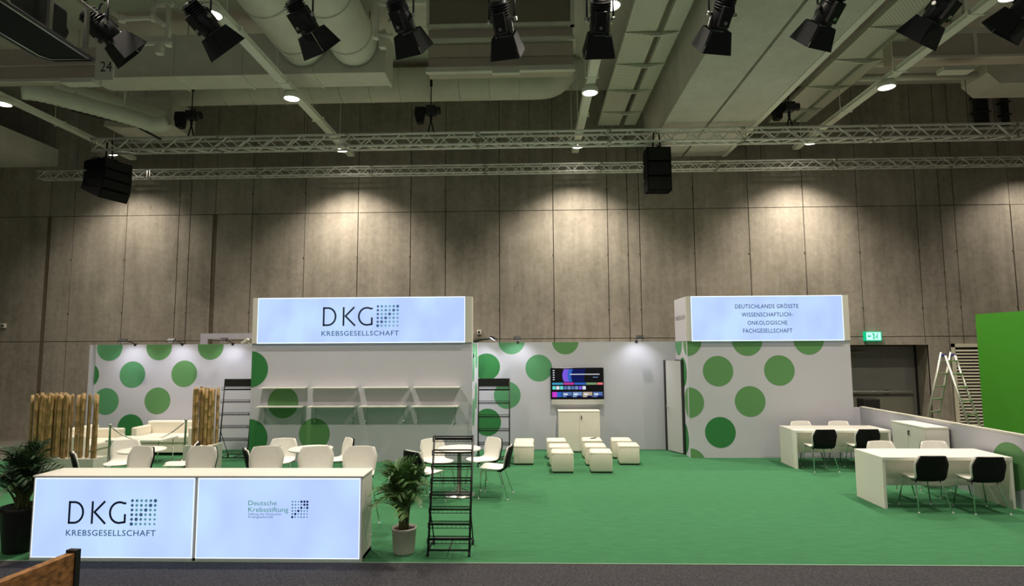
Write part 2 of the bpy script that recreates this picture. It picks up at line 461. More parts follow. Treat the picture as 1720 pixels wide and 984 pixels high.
# main concrete beam with a joint, running to the wall
bz = 7.42
b0, b1 = P(1111, 215, z=bz).x, P(1260, 215, z=bz).x
bm_ = P(1190, 208, z=bz).x
mb = MB()
mb.box(b0, bm_ - .03, -6, WY, bz, 9.3); mb.box(bm_ + .03, b1, -6, WY, bz, 9.3); mb.box(bm_ - .03, bm_ + .03, -6, WY, bz + .12, 9.3)
o = mb.build('beam', 'slab_conc'); struct(o)
o = box(b1 - .02, b1 + .10, -6, WY, bz - .02, bz + .12).build('beam_trim', 'track'); struct(o)
# left concrete beam
lb = P(97, 280, Y=WY)
mb = MB(); mb.box(lb.x - 2.6, lb.x, -6, WY, lb.z, lb.z + .48)
struct(mb.build('beam', 'slab_conc'))

# lighting tracks, lamps
TR_L = ('lighting track ending over the curved loudspeaker array', 'lighting track passing beside the pair of round ducts', 'lighting track beside the perforated cable tray',
        'lighting track crossing above the grey exit door', '')
def lamp_light(x, y, z):
    l = bpy.data.lights.new('downlight', 'SPOT'); l.energy = LAMP_W * (1.9 if y > 14 or ly > 14 else 1); l.color = LAMP_COL; l.spot_size = R(122 if y > 14 or ly > 14 else 140); l.spot_blend = 1.0; l.shadow_soft_size = .07
    o = bpy.data.objects.new('downlight_beam', l); COL.objects.link(o); o.location = (x, y, z); return o
LBL = {(0, 0): 'lit round downlight just over the curved loudspeaker array', (0, 1): 'lit round downlight under the corrugated ducts at the edge of view', (1, 0): 'lit round downlight under the truss, above the three-letter fascia',
       (1, 1): 'lit round downlight hanging between the round ducts and the truss', (1, 2): 'lit round downlight beside the second stage light from the left', (2, 0): 'lit round downlight just under the truss above the television wall',
       (2, 1): 'lit round downlight beside the end of the oval duct', (2, 2): 'lit round downlight at the top edge beside a stage light and the perforated tray', (3, 0): 'lit round downlight under the truss, above the slogan fascia',
       (3, 1): 'lit round downlight over the truss above the exit sign', (3, 2): 'lit round downlight cut by the top edge near the last stage light'}
proto = None; used = []
for i, tx in enumerate(TRACK_X):
    if i < 4:
        t = thing('lighting_track', 'long pale ' + TR_L[i], 'lighting track', (tx, 0, TRACK_Z), 0, 'lighting tracks on the ceiling')
        mb = MB(); mb.box(-.085, .085, 4, 15.3, .0, .07); mb.box(-.1, .1, 4, 15.3, .065, .08)
        mb.build('rail', 'track', t)
        for k in range(6):
            y = 5.2 + 1.9 * k
            mb = MB(); mb.box(-.13, .13, y - .02, y + .02, -.008, .09)
            hx = -.125; mb.tube([(hx, y, .085), (hx, y, (8.09 if i == 3 else 9.3) - TRACK_Z)], .008, 6); mb.build('hanger', 'track', t)
    for j, ly in enumerate(LAMP_Y):
        if i == 4 or j > 2 or (i == 0 and j == 2):
            lamp_light(tx, ly, TRACK_Z - .16); continue
        if proto is None:
            proto = thing('ceiling_downlight', 'x', 'downlight')
            MB().lathe([(.05, .0), (.15, -.01), (.165, -.05), (.165, -.11), (.15, -.125), (.14, -.10)], 28).build('housing', 'track', proto)
            MB().lathe([(.01, -.108), (.138, -.110), (.138, -.114), (.01, -.118)], 28).build('lens', 'lens', proto, label='glowing lens')
        o = place(proto, used, (tx, ly, TRACK_Z), 0, LBL[(i, j)], 'lit downlights on the ceiling tracks')
        l = lamp_light(0, 0, -.16); l.parent = o; l.location = (0, 0, -.16)

# perforated cable trays (mesh slats seen from below)
def perforated(name):
    m = bpy.data.materials.new(name); m.use_nodes = True; nt = m.node_tree; b = nt.nodes['Principled BSDF']
    b.inputs['Roughness'].default_value = .5; b.inputs['Metallic'].default_value = .2
    tc = nt.nodes.new('ShaderNodeTexCoord'); br = nt.nodes.new('ShaderNodeTexBrick')
    br.offset = .5; br.inputs['Scale'].default_value = 1; br.inputs['Brick Width'].default_value = .07; br.inputs['Row Height'].default_value = .035
    br.inputs['Mortar Size'].default_value = .010; br.inputs['Mortar Smooth'].default_value = .2
    br.inputs['Color1'].default_value = srgb(158, 158, 142); br.inputs['Color2'].default_value = srgb(158, 158, 142); br.inputs['Mortar'].default_value = srgb(228, 230, 214)
    nt.links.new(tc.outputs['Object'], br.inputs['Vector']); nt.links.new(br.outputs[0], b.inputs['Base Color']); return m
M['perf'] = perforated('perforated_sheet')
def cable_tray(x0, x1, xg0, xg1, z, y0, y1, label):
    t = thing('cable_tray', label, 'cable tray', (x0, 0, z), 0, 'perforated cable trays under the ceiling')
    for a, b in ((x0, xg0), (xg1, x1)):
        a -= x0; b -= x0
        mb = MB(); mb.box(a + .02, b - .02, y0, y1, .0, .012); mb.build('tray_bed', 'perf', t)
        mb = MB()
        for e in (a, b - .025): mb.box(e, e + .025, y0, y1, -.005, .1)
        mb.build('side_rail', 'tray', t)
    y = y0 + .4
    while y < y1:
        mb = MB(); L = x1 - x0
        mb.prism([(-.02, -.012), (L + .02, -.012), (L * .62, -.085), (L * .52, -.085)], 'y', y - .02, y + .02)
        mb.tube([(L * .57, y, -.05), (L * .57, y, 9.3 - z)], .012, 6)
        mb.build('bracket', 'tray', t); y += 1.25
tz = 8.2
cable_tray(P(1002.5, 215, z=tz).x, P(1065, 215, z=tz).x, P(1038, 215, z=tz).x, P(1046, 215, z=tz).x, tz, 4, 15.3, 'perforated cable tray between the concrete beam and the service housing')
cable_tray(P(1290, 207, z=tz).x, P(1352, 207, z=tz).x, P(1327, 207, z=tz).x, P(1334, 207, z=tz).x, tz, 4, 15.3, 'perforated cable tray between the concrete beam and the black cable bundles')

def rod(mb, x, y, z0, r=.02): mb.tube([(x, y, z0), (x, y, 9.3)], r, 8)
# big rectangular duct on the left, with two round ducts meeting it
q0, q1 = P(186, 122, Y=11.3), P(646, 121, Y=11.3)
zb = q1.z; x0, x1 = P(150, 122, Y=11.3).x, q1.x
d = thing('rectangular_duct', 'long rectangular sheet-metal duct behind the two round ducts', 'duct', (x0, 11.3, zb))
L = x1 - x0
mb = MB(); mb.box(0, L, 0, .62, 0, .86); mb.build('casing', 'duct', d)
mb = MB()
for xx in (L - .01, L - 1.45, L - 2.9, L - 4.3): mb.box(xx - .03, xx + .02, -.025, .645, -.02, .88)
mb.box(-.0, L, -.02, .0, -.012, .02); mb.build('flange', 'duct', d)
mb = MB()
for xx in (L - .4, L - 2.4, L - 4.2): mb.tube([(xx, .3, .86), (xx, .3, 9.3 - zb)], .014)
mb.build('hanger_rod', 'steel', d)
for u, lab in ((505, 'thick round duct of the pair, beside the lighting track'), (592, 'thick round duct of the pair, beside the service housing')):
    c = P(u, 66, Y=11.1); r = .47
    d = thing('round_duct', lab, 'duct', (c.x, 11.24, c.z), 0, 'pair of round ducts')
    mb = MB(); mb.tube([(0, -6.5, 0), (0, -.45, 0), (0, -.42, 0), (0, -.1, -.02), (0, .01, -.02)], [r, r, r * .97, r * .97, r * .97], 36); mb.build('pipe', 'duct_round', d)
    mb = MB()
    for y in (-.45, -1.7, -3.3, -4.9): mb.tube([(0, y - .025, 0), (0, y + .025, 0)], r + .018, 36)
    mb.build('collar', 'duct_round', d)
    mb = MB(); rod(mb, 0, -1.2, 0); mb.bm.verts.ensure_lookup_table(); mb.bm.free()
    mb = MB(); mb.tube([(0, -1.2, r), (0, -1.2, 9.3 - c.z)], .014); mb.build('hanger_rod', 'steel', d)
# oval cross duct behind, with an elbow going up at its right end
c0, c1 = P(300, 150, Y=13.9), P(930, 146, Y=13.9)
d = thing('oval_duct', 'horizontal round duct ending in an elbow beside the centre track', 'duct', (0, 13.9, c0.z))
r = .40
path = [(c0.x, 0, 0), (c0.x + 2, 0, 0), (c0.x + 4, 0, 0), (c1.x - .3, 0, 0)] + [(c1.x - .3 + .55 * math.sin(a), 0, .55 - .55 * math.cos(a)) for a in [R(15 * k) for k in range(1, 7)]] + [(c1.x + .25, 0, 9.22 - c0.z)]
mb = MB(); mb.tube(path, r, 36); mb.build('pipe', 'duct_round', d)
mb = MB()
xx = c0.x + .5
while xx < c1.x - .4:
    mb.tube([(xx - .012, 0, 0), (xx + .012, 0, 0)], r + .012, 36); xx += .72
mb.build('seam_ring', 'duct', d)
# centre housing: stacked bands
h0, h1 = P(716, 122, Y=11.2), P(966, 122, Y=11.2)
d = thing('service_housing', 'brown banded service housing hanging above the centre of the truss', 'duct housing', (h0.x, 11.2, h0.z))
L = h1.x - h0.x
Z = lambda v: P(840, v, Y=11.2).z - h0.z
mb = MB(); mb.box(.03, L - .03, .05, .3, 0, 1.7); mb.build('casing', 'unit', d)
mb = MB(); mb.box(.06, L - .1, -.0, .05, Z(38), 1.7); mb.build('upper_panel', 'duct_dark', d)
mb = MB()
for a, b, yy in ((121, 113, -.06), (71, 65, -.06), (46, 40, -.04)): mb.box(-.0, L, yy, .05, Z(a), Z(b))
mb.box(0, .06, -.05, .05, Z(38), 1.7); mb.box(L - .08, L, -.05, .05, Z(46), 1.7)
mb.build('flange', 'duct', d)
mb = MB(); mb.box(.03, L - .03, .02, .05, Z(94), Z(72)); mb.box(.03, L * .55, .012, .05, Z(93), Z(73)); mb.build('front_panel', 'unit', d)
mb = MB(); mb.box(.2, .24, .15, .19, 1.7, 9.3 - h0.z); mb.box(L - .24, L - .2, .15, .19, 1.7, 9.3 - h0.z); mb.build('hanger_rod', 'steel', d)
a = P(827, 117.5, Y=11.1); b = P(873, 125, Y=11.1)
tag(box(a.x, b.x, 11.02, 11.13, b.z - .0, a.z, bev=.008).build('ceiling_plate', 'plate'), 'pale rectangular plate under the brown service housing', 'plate', 'pale plates under the ceiling services')
# left housing band and hanging number sign
h0, h1 = P(-40, 138, Y=9.6), P(161, 136, Y=9.6)
zt = P(100, 90, Y=9.6).z
d = thing('service_housing', 'brown boxed housing below the black projector cage', 'duct housing', (h0.x, 9.6, h1.z))
L = h1.x - h0.x; H_ = zt - h1.z
mb = MB(); mb.box(0, L, 0, .14, 0, H_ + .1); mb.build('casing', 'unit', d)
mb = MB(); mb.box(0, L, -.03, 0, 0, .05); mb.box(0, L, -.03, 0, H_ * .55, H_ * .58); mb.build('flange', 'duct', d)
mb = MB(); mb.tube([(L - .3, .07, H_ + .1), (L - .3, .07, 9.3 - h1.z)], .02); mb.tube([(L - 2, .07, H_ + .1), (L - 2, .07, 9.3 - h1.z)], .02); mb.build('hanger_rod', 'steel', d)
a, b = P(108, 135, Y=9.5), P(160, 141, Y=9.5)
tag(box(a.x, b.x, 9.42, 9.62, b.z, a.z + .01, bev=.008).build('ceiling_plate', 'plate'), 'pale rectangular plate under the housing below the projector cage', 'plate', 'pale plates under the ceiling services')
a, b = P(163, 76, Y=9.3), P(190, 135, Y=9.3)
sg = thing('hanging_sign', 'pale hanging sign board with dark digits below a stage light', 'sign', (a.x, 9.3, b.z))
sw, sh = b.x - a.x, a.z - b.z
box(0, sw, -.015, .015, 0, sh).build('board', 'plate', sg)
mb = MB(); text_bm(mb, '24', sw * .62, sh * .30, lambda x, z: (x, -.018, z), x0=sw * .3, z0=sh * .24); mb.build('digits', 'black_metal', sg)
mb = MB(); mb.tube([(sw / 2, 0, sh), (sw / 2, 0, 9.3 - b.z)], .012); mb.build('hanger_rod', 'steel', sg)
# corrugated ducts on the far left
def corrugated(pts, r, lab):
    d = thing('flexible_duct', lab, 'duct', (0, 0, 0), 0, 'corrugated ducts over the truss')
    pts = [Vector(p) for p in pts]
    fine = []
    for p, q in zip(pts, pts[1:]):
        n = max(2, int((q - p).length / .06))
        fine += [p.lerp(q, k / n) for k in range(n)]
    fine.append(pts[-1])
    for _ in range(6): fine = [fine[0]] + [(fine[i - 1] + fine[i] * 2 + fine[i + 1]) / 4 for i in range(1, len(fine) - 1)] + [fine[-1]]
    mb = MB(); mb.tube(fine, [r * (1 + (.05 if k % 2 else -.03)) for k in range(len(fine))], 18); mb.build('hose', 'duct_round', d)
    mb = MB()
    for k in (len(fine) // 3, 2 * len(fine) // 3): mb.tube([fine[k] + Vector((0, 0, r)), (fine[k].x, fine[k].y, 9.3)], .02)
    mb.build('hanger_rod', 'pipe', d)
corrugated([P(36, 152, Y=11.5), P(70, 157, Y=11.7), P(150, 178, Y=12.2), P(230, 200, Y=12.7), P(262, 212, Y=12.9), P(280, 206, Y=13.0)], .17, 'lower of two corrugated ducts above the curved loudspeaker array')
corrugated([P(95, 146, Y=12.7), P(130, 155, Y=12.8), P(200, 172, Y=13.2), P(258, 190, Y=13.3), P(275, 196, Y=13.4)], .14, 'upper of two corrugated ducts above the curved loudspeaker array')
a, b = P(188, 222, Y=14.2), P(300, 222, Y=14.2)
d = thing('duct_outlet', 'wide pale duct outlet resting over the truss behind the curved loudspeaker', 'duct', (a.x, 13.9, a.z))
L = b.x - a.x
mb = MB(); mb.prism([(0, .05), (.5, .0), (L - .4, 0), (L, .05), (L, .75), (.2, .75)], 'y', 0, 1.0); mb.build('casing', 'duct', d)
mb = MB(); mb.box(L * .5, L * .5 + .04, -.02, 1.0, -.015, .6); mb.build('flange', 'duct', d)
mb = MB(); mb.tube([(L * .4, .5, .7), (L * .4, .5, 9.3 - a.z)], .02); mb.build('hanger_rod', 'steel', d)
# sprinkler pipes
def pipes(name, lab, paths, r, Y, box_at):
    d = thing(name, lab, 'pipe', (0, 0, 0), 0, 'pale pipework among the ceiling services')
    mb = MB()
    for p in paths:
        pts = [P(u, v, Y=Y + (o[0] if o else 0)) for u, v, *o in p]
        mb.tube(pts, r, 10)
        for q in pts[1:-1]: mb.tube([q - Vector((0, 0, r * 1.3)), q + Vector((0, 0, r * 1.3))], r * 1.3, 10)
    mb.build('pipe_run', 'pipe', d)
    c = P(*box_at, Y=Y); mb = MB(); mb.box(c.x - .06, c.x + .06, c.y - .06, c.y + .06, c.z - .08, c.z + .08, bev=.015); mb.build('sensor', 'plate', d)
    top = P(*paths[0][0][:2], Y=Y)
    mb = MB(); mb.tube([top, (top.x, top.y, 9.3)], r * .8); mb.build('riser', 'pipe', d)
pipes('sprinkler_pipe', 'bent pale pipework above the hanging number sign', [[(258, 0), (258, 30), (205, 32), (180, 16)], [(283, 5), (283, 72), (225, 74)], [(262, 8), (290, 8)], [(258, 28), (276, 42)]], .045, 9.9, (268, 84))
pipes('sprinkler_pipe', 'bent pale pipe between the round ducts and the service housing', [[(632, 0), (632, 60), (660, 60)], [(632, 6), (715, 4)]], .045, 9.9, (643, 74))
d = thing('conduit', 'thin dark conduit sloping across under the corrugated ducts', 'pipe')
mb = MB(); mb.tube([P(120, 185, Y=13), P(180, 200, Y=13), P(225, 210, Y=13), P(270, 234, Y=13)], .025); mb.tube([P(208, 203, Y=13), P(208, 190, Y=13), (P(208, 190, Y=13).x, 13, 9.3)], .012); mb.build('conduit_tube', 'black_metal', d)
# right-hand ducts
a, b = P(1500, 100, Y=11.2), P(1800, 44, Y=11.2)
d = thing('rectangular_duct', 'wide flat duct above the black cable bundles', 'duct', (a.x, 11.2, a.z))
L, H_ = b.x - a.x, b.z - a.z
mb = MB(); mb.box(0, L, 0, .3, 0, H_); mb.build('casing', 'unit', d)
mb = MB(); mb.box(0, L, -.03, 0, H_ - .1, H_); mb.box(0, L, -.03, 0, 0, .05); mb.box(L * .45, L * .47, -.02, .0, 0, H_); mb.build('flange', 'duct', d)
mb = MB(); mb.tube([(1.5, .15, H_), (1.5, .15, 9.3 - a.z)], .02); mb.tube([(3, .15, H_), (3, .15, 9.3 - a.z)], .02); mb.build('hanger_rod', 'steel', d)
for k, (v, lab) in enumerate(((80, 'topmost of three pipes crossing behind the exit-side lighting track'), (106, 'middle one of three pipes crossing behind the exit-side lighting track'), (131, 'lowest of three pipes crossing behind the exit-side lighting track'))):
    yp = 12.4 + .35 * k; a, b = P(1440, v, Y=yp), P(1640, v - 4, Y=yp)
    d = thing('service_pipe', lab, 'pipe', (0, 0, 0), 0, 'pipes crossing under the ceiling')
    mb = MB(); mb.tube([(a.x, yp, a.z), (b.x, yp, a.z)], .12 - .02 * k, 16); mb.build('pipe_run', 'duct', d)
    mb = MB(); mb.tube([(a.x + 1.0, yp, a.z), (a.x + 1.0, yp, 9.3)], .015); mb.tube([(b.x - .5, yp, a.z), (b.x - .5, yp, 9.3)], .015); mb.build('hanger_rod', 'steel', d)
a, b = P(1606, 100, Y=10.8), P(1660, 105, Y=10.8)
tag(box(a.x, b.x, 10.72, 10.95, b.z - .02, a.z, bev=.008).build('ceiling_plate', 'plate'), 'pale rectangular plate under the wide flat duct', 'plate', 'pale plates under the ceiling services')
bpy.data.objects['ceiling_plate.002'].location = (0, .4, .04)
a, b = P(1660, 140, Y=12.9), P(1800, 100, Y=12.9)
d = thing('duct_outlet', 'boxed duct outlet over the black cable bundles', 'duct', (a.x, 12.9, a.z))
mb = MB(); mb.prism([(.25, 0), (b.x - a.x, 0), (b.x - a.x, b.z - a.z), (0, b.z - a.z), (0, .25)], 'y', 0, .8); mb.build('casing', 'duct', d)
mb = MB(); mb.tube([(.8, .4, .4), (.8, .4, 9.3 - a.z)], .02); mb.build('hanger_rod', 'steel', d)
for (u0, u1, v0, v1, lab) in ((1634, 1664, 124, 210, 'broad black cable bundle on the dark upper wall'), (1681, 1699, 140, 210, 'narrow black cable bundle on the dark upper wall')):
    a, b = P(u0, v0, Y=15.4), P(u1, v1, Y=15.4)
    d = thing('cable_bundle', lab, 'cable bundle', (a.x, 15.35, b.z), 0, 'black cable bundles on the wall')
    w = b.x - a.x; h = a.z - b.z
    mb = MB()
    for k in range(5): mb.tube([(w * (k + .5) / 5, .1, 0), (w * (k + .5) / 5, .1, h)], w * .13, 8)
    mb.build('cables', 'black_fabric', d)
    mb = MB()
    for k in (.25, .55, .8): mb.box(-.02, w + .02, .02, .25, h * k, h * k + .03)
    mb.build('strap', 'black_metal', d)

# trusses
def truss(name, lab, x0, x1, y, z, s, pitch, hang):
    t = thing(name, lab, 'truss', (x0, y, z), 0, 'aluminium trusses')
    L = x1 - x0; r = s * .105
    mb = MB()
    for a, b in ((0, 0), (s, 0), (0, s), (s, s)): mb.tube([(0, a, b), (L, a, b)], r, 10)
    mb.build('chord', 'alu', t)
    mb = MB(); n = int(L / pitch)
    for k in range(n):
        xa, xm, xb = k * pitch, (k + .5) * pitch, (k + 1) * pitch
        for (p, q) in (((0, 0), (0, s)), ((s, s), (s, 0)), ((0, 0), (s, 0))):
            mb.tube([(xa, *p), (xm, *q)], r * .55, 6, False); mb.tube([(xm, *q), (xb, *p)], r * .55, 6, False)
    mb.build('lacing', 'alu', t)
    xx = 0
    while xx <= L:
        mb = MB()
        for a, b in ((0, 0), (s, 0), (0, s), (s, s)): mb.tube([(xx - .05, a, b), (xx + .05, a, b)], r * 1.25, 10)
        mb.box(xx - .008, xx + .008, -.01, s + .01, -.01, .01); mb.box(xx - .008, xx + .008, -.008, .008, 0, s); mb.box(xx + .06, xx + .075, -.008, .008, 0, s); xx += 3
        mb.build('joint', 'steel', t)
    mb = MB()
    for hx in hang: mb.tube([(hx - x0, s / 2, s), (hx - x0, s / 2, 9.3 - z)], .006, 6)
    mb.build('hanger_wire', 'black_wire', t)
FT = P(1150, 236, Y=13.2)
fx0 = P(155, 250, Y=13.2).x
truss('lighting_truss', 'aluminium lighting truss in front carrying the two black loudspeakers', fx0, 15.5, 13.2, FT.z, .27, .58, (9.9,))
BT = P(1150, 284, Y=15.15)
truss('lighting_truss', 'slim aluminium truss hanging close to the concrete wall', P(62, 300, Y=15.15).x, 15.5, 15.15, BT.z, .2, .46, (-6, 0, 6, 12))
# near truss above the frame that carries the stage lights
NT = Vector((0, 6.0, 6.12))
truss('lighting_truss', 'aluminium lighting truss carrying the row of stage lights', -5.2, 6.2, 5.86, 6.32, .28, .5, (-4, 0, 4))

# stage lights with barn doors
SL = [(172, 64, 'black barn-door stage light beside the projector cage'), (341, 52, 'black barn-door stage light between the pale pipework and the round ducts'), (509, 49, 'black barn-door stage light in front of the pair of round ducts'),
      (675, 48, 'black barn-door stage light between round ducts and service housing'), (843, 52, 'black barn-door stage light in front of the brown service housing'), (1008, 50, 'black barn-door stage light between service housing and perforated tray'),
      (1212, 42, 'black barn-door stage light over the middle of the concrete beam'), (1392, 34, 'black barn-door stage light between the concrete beam and the second cable tray'), (1582, 30, 'black barn-door stage light crossing the exit-side lighting track'), (1732, 20, 'black barn-door stage light cut off by the picture edge')]
TGT = Vector((.9, 11.5, .0))
def stage_light():
    t = thing('stage_light', 'x', 'stage light')
    mb = MB()
    mb.tube([(-.16, 0, 0), (-.16, 0, .30), (-.12, 0, .34), (.12, 0, .34), (.16, 0, .30), (.16, 0, 0)], .012, 8); mb.build('yoke', 'black_body', t)
    mb = MB(); mb.box(-.03, .03, -.025, .025, .33, .46, bev=.006); mb.tube([(0, -.05, .44), (0, .05, .44)], .045, 12); mb.tube([(-.05, 0, .38), (.06, 0, .38)], .012, 8); mb.build('clamp', 'steel', t)
    mb = MB()
    mb.tube([(0, 0, .24), (0, 0, .225), (0, 0, .05), (0, 0, .03), (0, 0, -.15), (0, 0, -.17)], [.07, .10, .115, .125, .125, .115], 20)
    for k in range(5): mb.tube([(0, 0, .205 - .03 * k), (0, 0, .195 - .03 * k)], .128, 20)
    mb.box(-.07, .07, -.16, -.08, -.12, .12, bev=.012); mb.box(-.05, .05, .08, .15, -.1, .1, bev=.012)
    mb.build('lamp_body', 'black_body', t)
    mb = MB(); mb.tube([(-.19, 0, 0), (-.13, 0, 0)], .024, 10); mb.tube([(.13, 0, 0), (.19, 0, 0)], .024, 10); mb.tube([(.0, -.185, -.06), (0, -.15, -.06)], .02, 10); mb.build('knob', 'steel', t)
    for k in range(4):
        mb = MB(); a = k * PI / 2; m = Matrix.Rotation(a, 4, 'Z')
        o, s_ = .135, .25
        q = [(-.125, o, -.17), (.125, o, -.17), (.185, o + .055, -.17 - s_), (-.185, o + .055, -.17 - s_)]
        q2 = [(x, y + .006, z) for x, y, z in q]
        vs = [mb.bm.verts.new(m @ Vector(p)) for p in q] + [mb.bm.verts.new(m @ Vector(p)) for p in q2]
        for f in ((0, 1, 2, 3), (7, 6, 5, 4), (0, 4, 5, 1), (1, 5, 6, 2), (2, 6, 7, 3), (3, 7, 4, 0)): mb._f([vs[i] for i in f])
        mb.build('barn_door', 'barn', t)
    return t
sp = stage_light(); used = []
for u, v, lab in SL:
    p = P(u, v - 18, Y=6.0)
    o = place(sp, used, p, 0, lab, 'row of black stage lights')
    d_ = (TGT - p); yaw_ = math.atan2(-d_.x, d_.y) * .8
    aim = d_.to_track_quat('-Z', 'Y')
    for ch in o.children:
        nm = ch.name.split('.')[0]; ch.scale = (.86, .86, .86)
        ch.rotation_mode = 'QUATERNION'
        if nm in ('yoke', 'clamp'): ch.rotation_quaternion = Quaternion((0, 0, 1), yaw_)
        else: ch.rotation_quaternion = aim
    gap = 6.32 - (p.z + .44 * .86)
    if gap > .02:
        mb = MB(); mb.tube([(0, 0, .44 * .86), (0, 0, .44 * .86 + gap)], .02, 8); mb.build('drop_arm', 'black_metal', o)

# projector in its cage
a = P(76, 102, Y=5.7); b = P(157, 100, Y=5.7)
d = thing('projector_cage', 'large black projector in a hanging cage', 'projector', (a.x, 5.7, a.z))
w = b.x - a.x; Lc = 1.75
mb = MB(); mb.box(.02, w - .02, -Lc, -.02, .0, .02); mb.build('bottom_plate', 'black_fabric', d)
mb = MB(); mb.tube([(.0, -Lc, .0), (0, -.12, 0), (.06, -.03, 0), (.12, 0, 0), (w, 0, 0), (w, -Lc, 0), (0, -Lc, 0)], .016, 8); mb.build('rim_rail', 'black_metal', d)
mb = MB(); mb.tube([(.03, -Lc, -.004), (.03, -.12, -.004), (.08, -.035, -.004), (.13, -.03, -.004), (w - .03, -.03, -.004), (w - .03, -Lc, -.004)], .008, 6); mb.build('edge_rail', 'steel', d)
mb = MB()
for yy in (-.1, -.55, -1.0, -1.5):
    mb.box(w - .03, w, yy - .02, yy + .02, 0, .5); mb.box(0, .03, yy - .02, yy + .02, 0, .5)
mb.tube([(w, 0, .5), (w, -Lc, .5)], .018); mb.tube([(0, 0, .5), (0, -Lc, .5)], .018); mb.build('upright', 'steel', d)
mb = MB(); mb.box(.05, w - .08, -Lc + .1, -.25, .06, .38, bev=.03); mb.build('projector_body', 'black_body', d)
mb = MB(); mb.tube([(w * .5, -.26, .22), (w * .5, -.14, .22)], [.1, .09], 20); mb.build('lens_barrel', 'black_metal', d)
mb = MB()
for yy in (-.2, -1.4):
    for xx in (0, w): mb.tube([(xx, yy, .5), (xx, .28, 6.34 - a.z)], .008, 6)
mb.build('hanger_wire', 'black_wire', d)

# chain hoists
for u, v, side, lab in ((322, 196, -1, 'black chain hoist over the truss near the corrugated ducts'), (724, 188, -1, 'black chain hoist over the truss below the service housing'), (1325, 182, -1, 'black chain hoist in front of the second perforated tray')):
    p = P(u, v, Y=13.33)
    d = thing('chain_hoist', lab, 'chain hoist', p, 0, 'chain hoists on the truss')
    mb = MB(); mb.box(-.12, .12, -.1, .1, -.08, .14, bev=.03); mb.tube([(.1, 0, .03), (.22, 0, .03)], .09, 16); mb.build('motor', 'black_body', d)
    mb = MB(); mb.prism([(side * .13, .1), (side * .36, .1), (side * .38, -.05), (side * .33, -.27), (side * .19, -.27)], 'y', -.1, .1); mb.build('chain_bag', 'black_fabric', d, bevel=.02)
    tz_ = FT.z + .27 - p.z
    mb = MB(); mb.tube([(0, 0, -.08), (0, 0, -.2)], .03, 10)
    mb.tube([(0, 0, -.2), (.08, 0, tz_ + .02)], .016, 6); mb.tube([(0, 0, -.2), (-.08, 0, tz_ + .02)], .016, 6); mb.build('lifting_sling', 'black_fabric', d)
    mb = MB(); mb.tube([(0, 0, .14), (0, 0, 9.3 - p.z)], .012, 6); mb.tube([(0, 0, .62), (0, 0, .8)], .03, 8); mb.build('chain', 'black_wire', d)

# loudspeakers under the front truss
def array(lab, u0, u1, v0, v1, n, curl, rz, depth):
    a, b = P(u0, v0, Y=13.34), P(u1, v1, Y=13.34)
    w = b.x - a.x; h = (a.z - b.z)
    d = thing('line_array_speaker', lab, 'loudspeaker', ((a.x + b.x) / 2, 13.34, a.z), rz, 'loudspeakers under the truss')
    m = Matrix.Identity(4); mh = h / n
    mb = MB(); mb.box(-w / 2, w / 2, -.1, .1, -.02, .03); mb.box(-.03, .03, -depth * .4, depth * .4, .0, .05); mb.build('rigging_frame', 'black_metal', d)
    for k in range(n):
        mb = MB(); hd = depth / 2
        mb.prism([(-hd, 0), (hd * .6, -.01), (hd, -mh * .18), (hd, -mh * .9), (hd * .6, -mh + .01), (-hd, -mh + .012)], 'x', -w / 2, w / 2)
        o = mb.build('cabinet', 'speaker', d, mtx=m.copy())
        g = MB(); g.box(-w / 2 + .02, w / 2 - .02, -hd - .012, -hd - .002, -mh + .03, -.02); g.build('grille', 'black_fabric', o)
        m = m @ Matrix.Translation((0, -hd, -mh)) @ Matrix.Rotation(R(curl * k), 4, 'X') @ Matrix.Translation((0, hd, 0))
    mb = MB(); zt = FT.z - a.z
    for xx in (-.09, .09): mb.tube([(xx, 0, .02), (xx * .6, 0, zt + .3)], .018, 8)
    mb.build('hanger_strap', 'black_fabric', d)
array('tall straight black loudspeaker hanging under the truss beside the concrete beam', 1083, 1125, 252, 324, 3, 0, R(2), .42)
array('curved black loudspeaker array hanging under the end of the truss', 158, 204, 274, 340, 4, 8, R(75), .62)

# small wall sensors
for u, v, lab in ((805, 558, 'small white sensor on the concrete wall above the black arm lights'), (8, 547, 'small white sensor on the dark unlit concrete wall')):
    p = P(u, v, Y=WY)
    d = thing('wall_sensor', lab, 'sensor', (p.x, WY - .0, p.z), 0, 'white wall sensors')
    box(-.06, .06, -.07, -.002, -.06, .06, bev=.012).build('casing', 'plate', d)
    MB().tube([(0, -.07, 0), (0, -.085, 0)], .03, 12).build('lens', 'black_metal', d)
# exit sign
a, b = P(1454, 558, Y=WY - .08), P(1479, 571, Y=WY - .08)
d = thing('exit_sign', 'green lit emergency exit sign above the grey door', 'sign', (a.x, WY - .1, b.z))
w, h = b.x - a.x, a.z - b.z
box(-.03, w + .03, 0, .098, -.02, h + .02, bev=.008).build('housing', 'exit_g', d)
mb = MB(); mb.mi = 0; mb.poly([(0, -.004, 0), (w, -.004, 0), (w, -.004, h), (0, -.004, h)])
mb.mi = 1
def g(pts): mb.poly([(x * w, -.006, z * h) for x, z in pts])
g([(.44, .12), (.56, .12), (.56, .88), (.40, .88), (.40, .74), (.47, .7), (.47, .3)])
g([(.08, .5), (.2, .7), (.2, .58), (.32, .58), (.32, .42), (.2, .42), (.2, .3)])
mb.poly([(x, -.006, z) for x, z in disc2(w * .78, h * .78, h * .09, 12)])
g([(.70, .66), (.80, .62), (.76, .40), (.84, .2), (.80, .14), (.70, .36), (.62, .18), (.58, .24), (.68, .45)])
mb.build('pictogram', ['exit_w', 'exit_g'], d, label='running figure and arrow', fix=False)

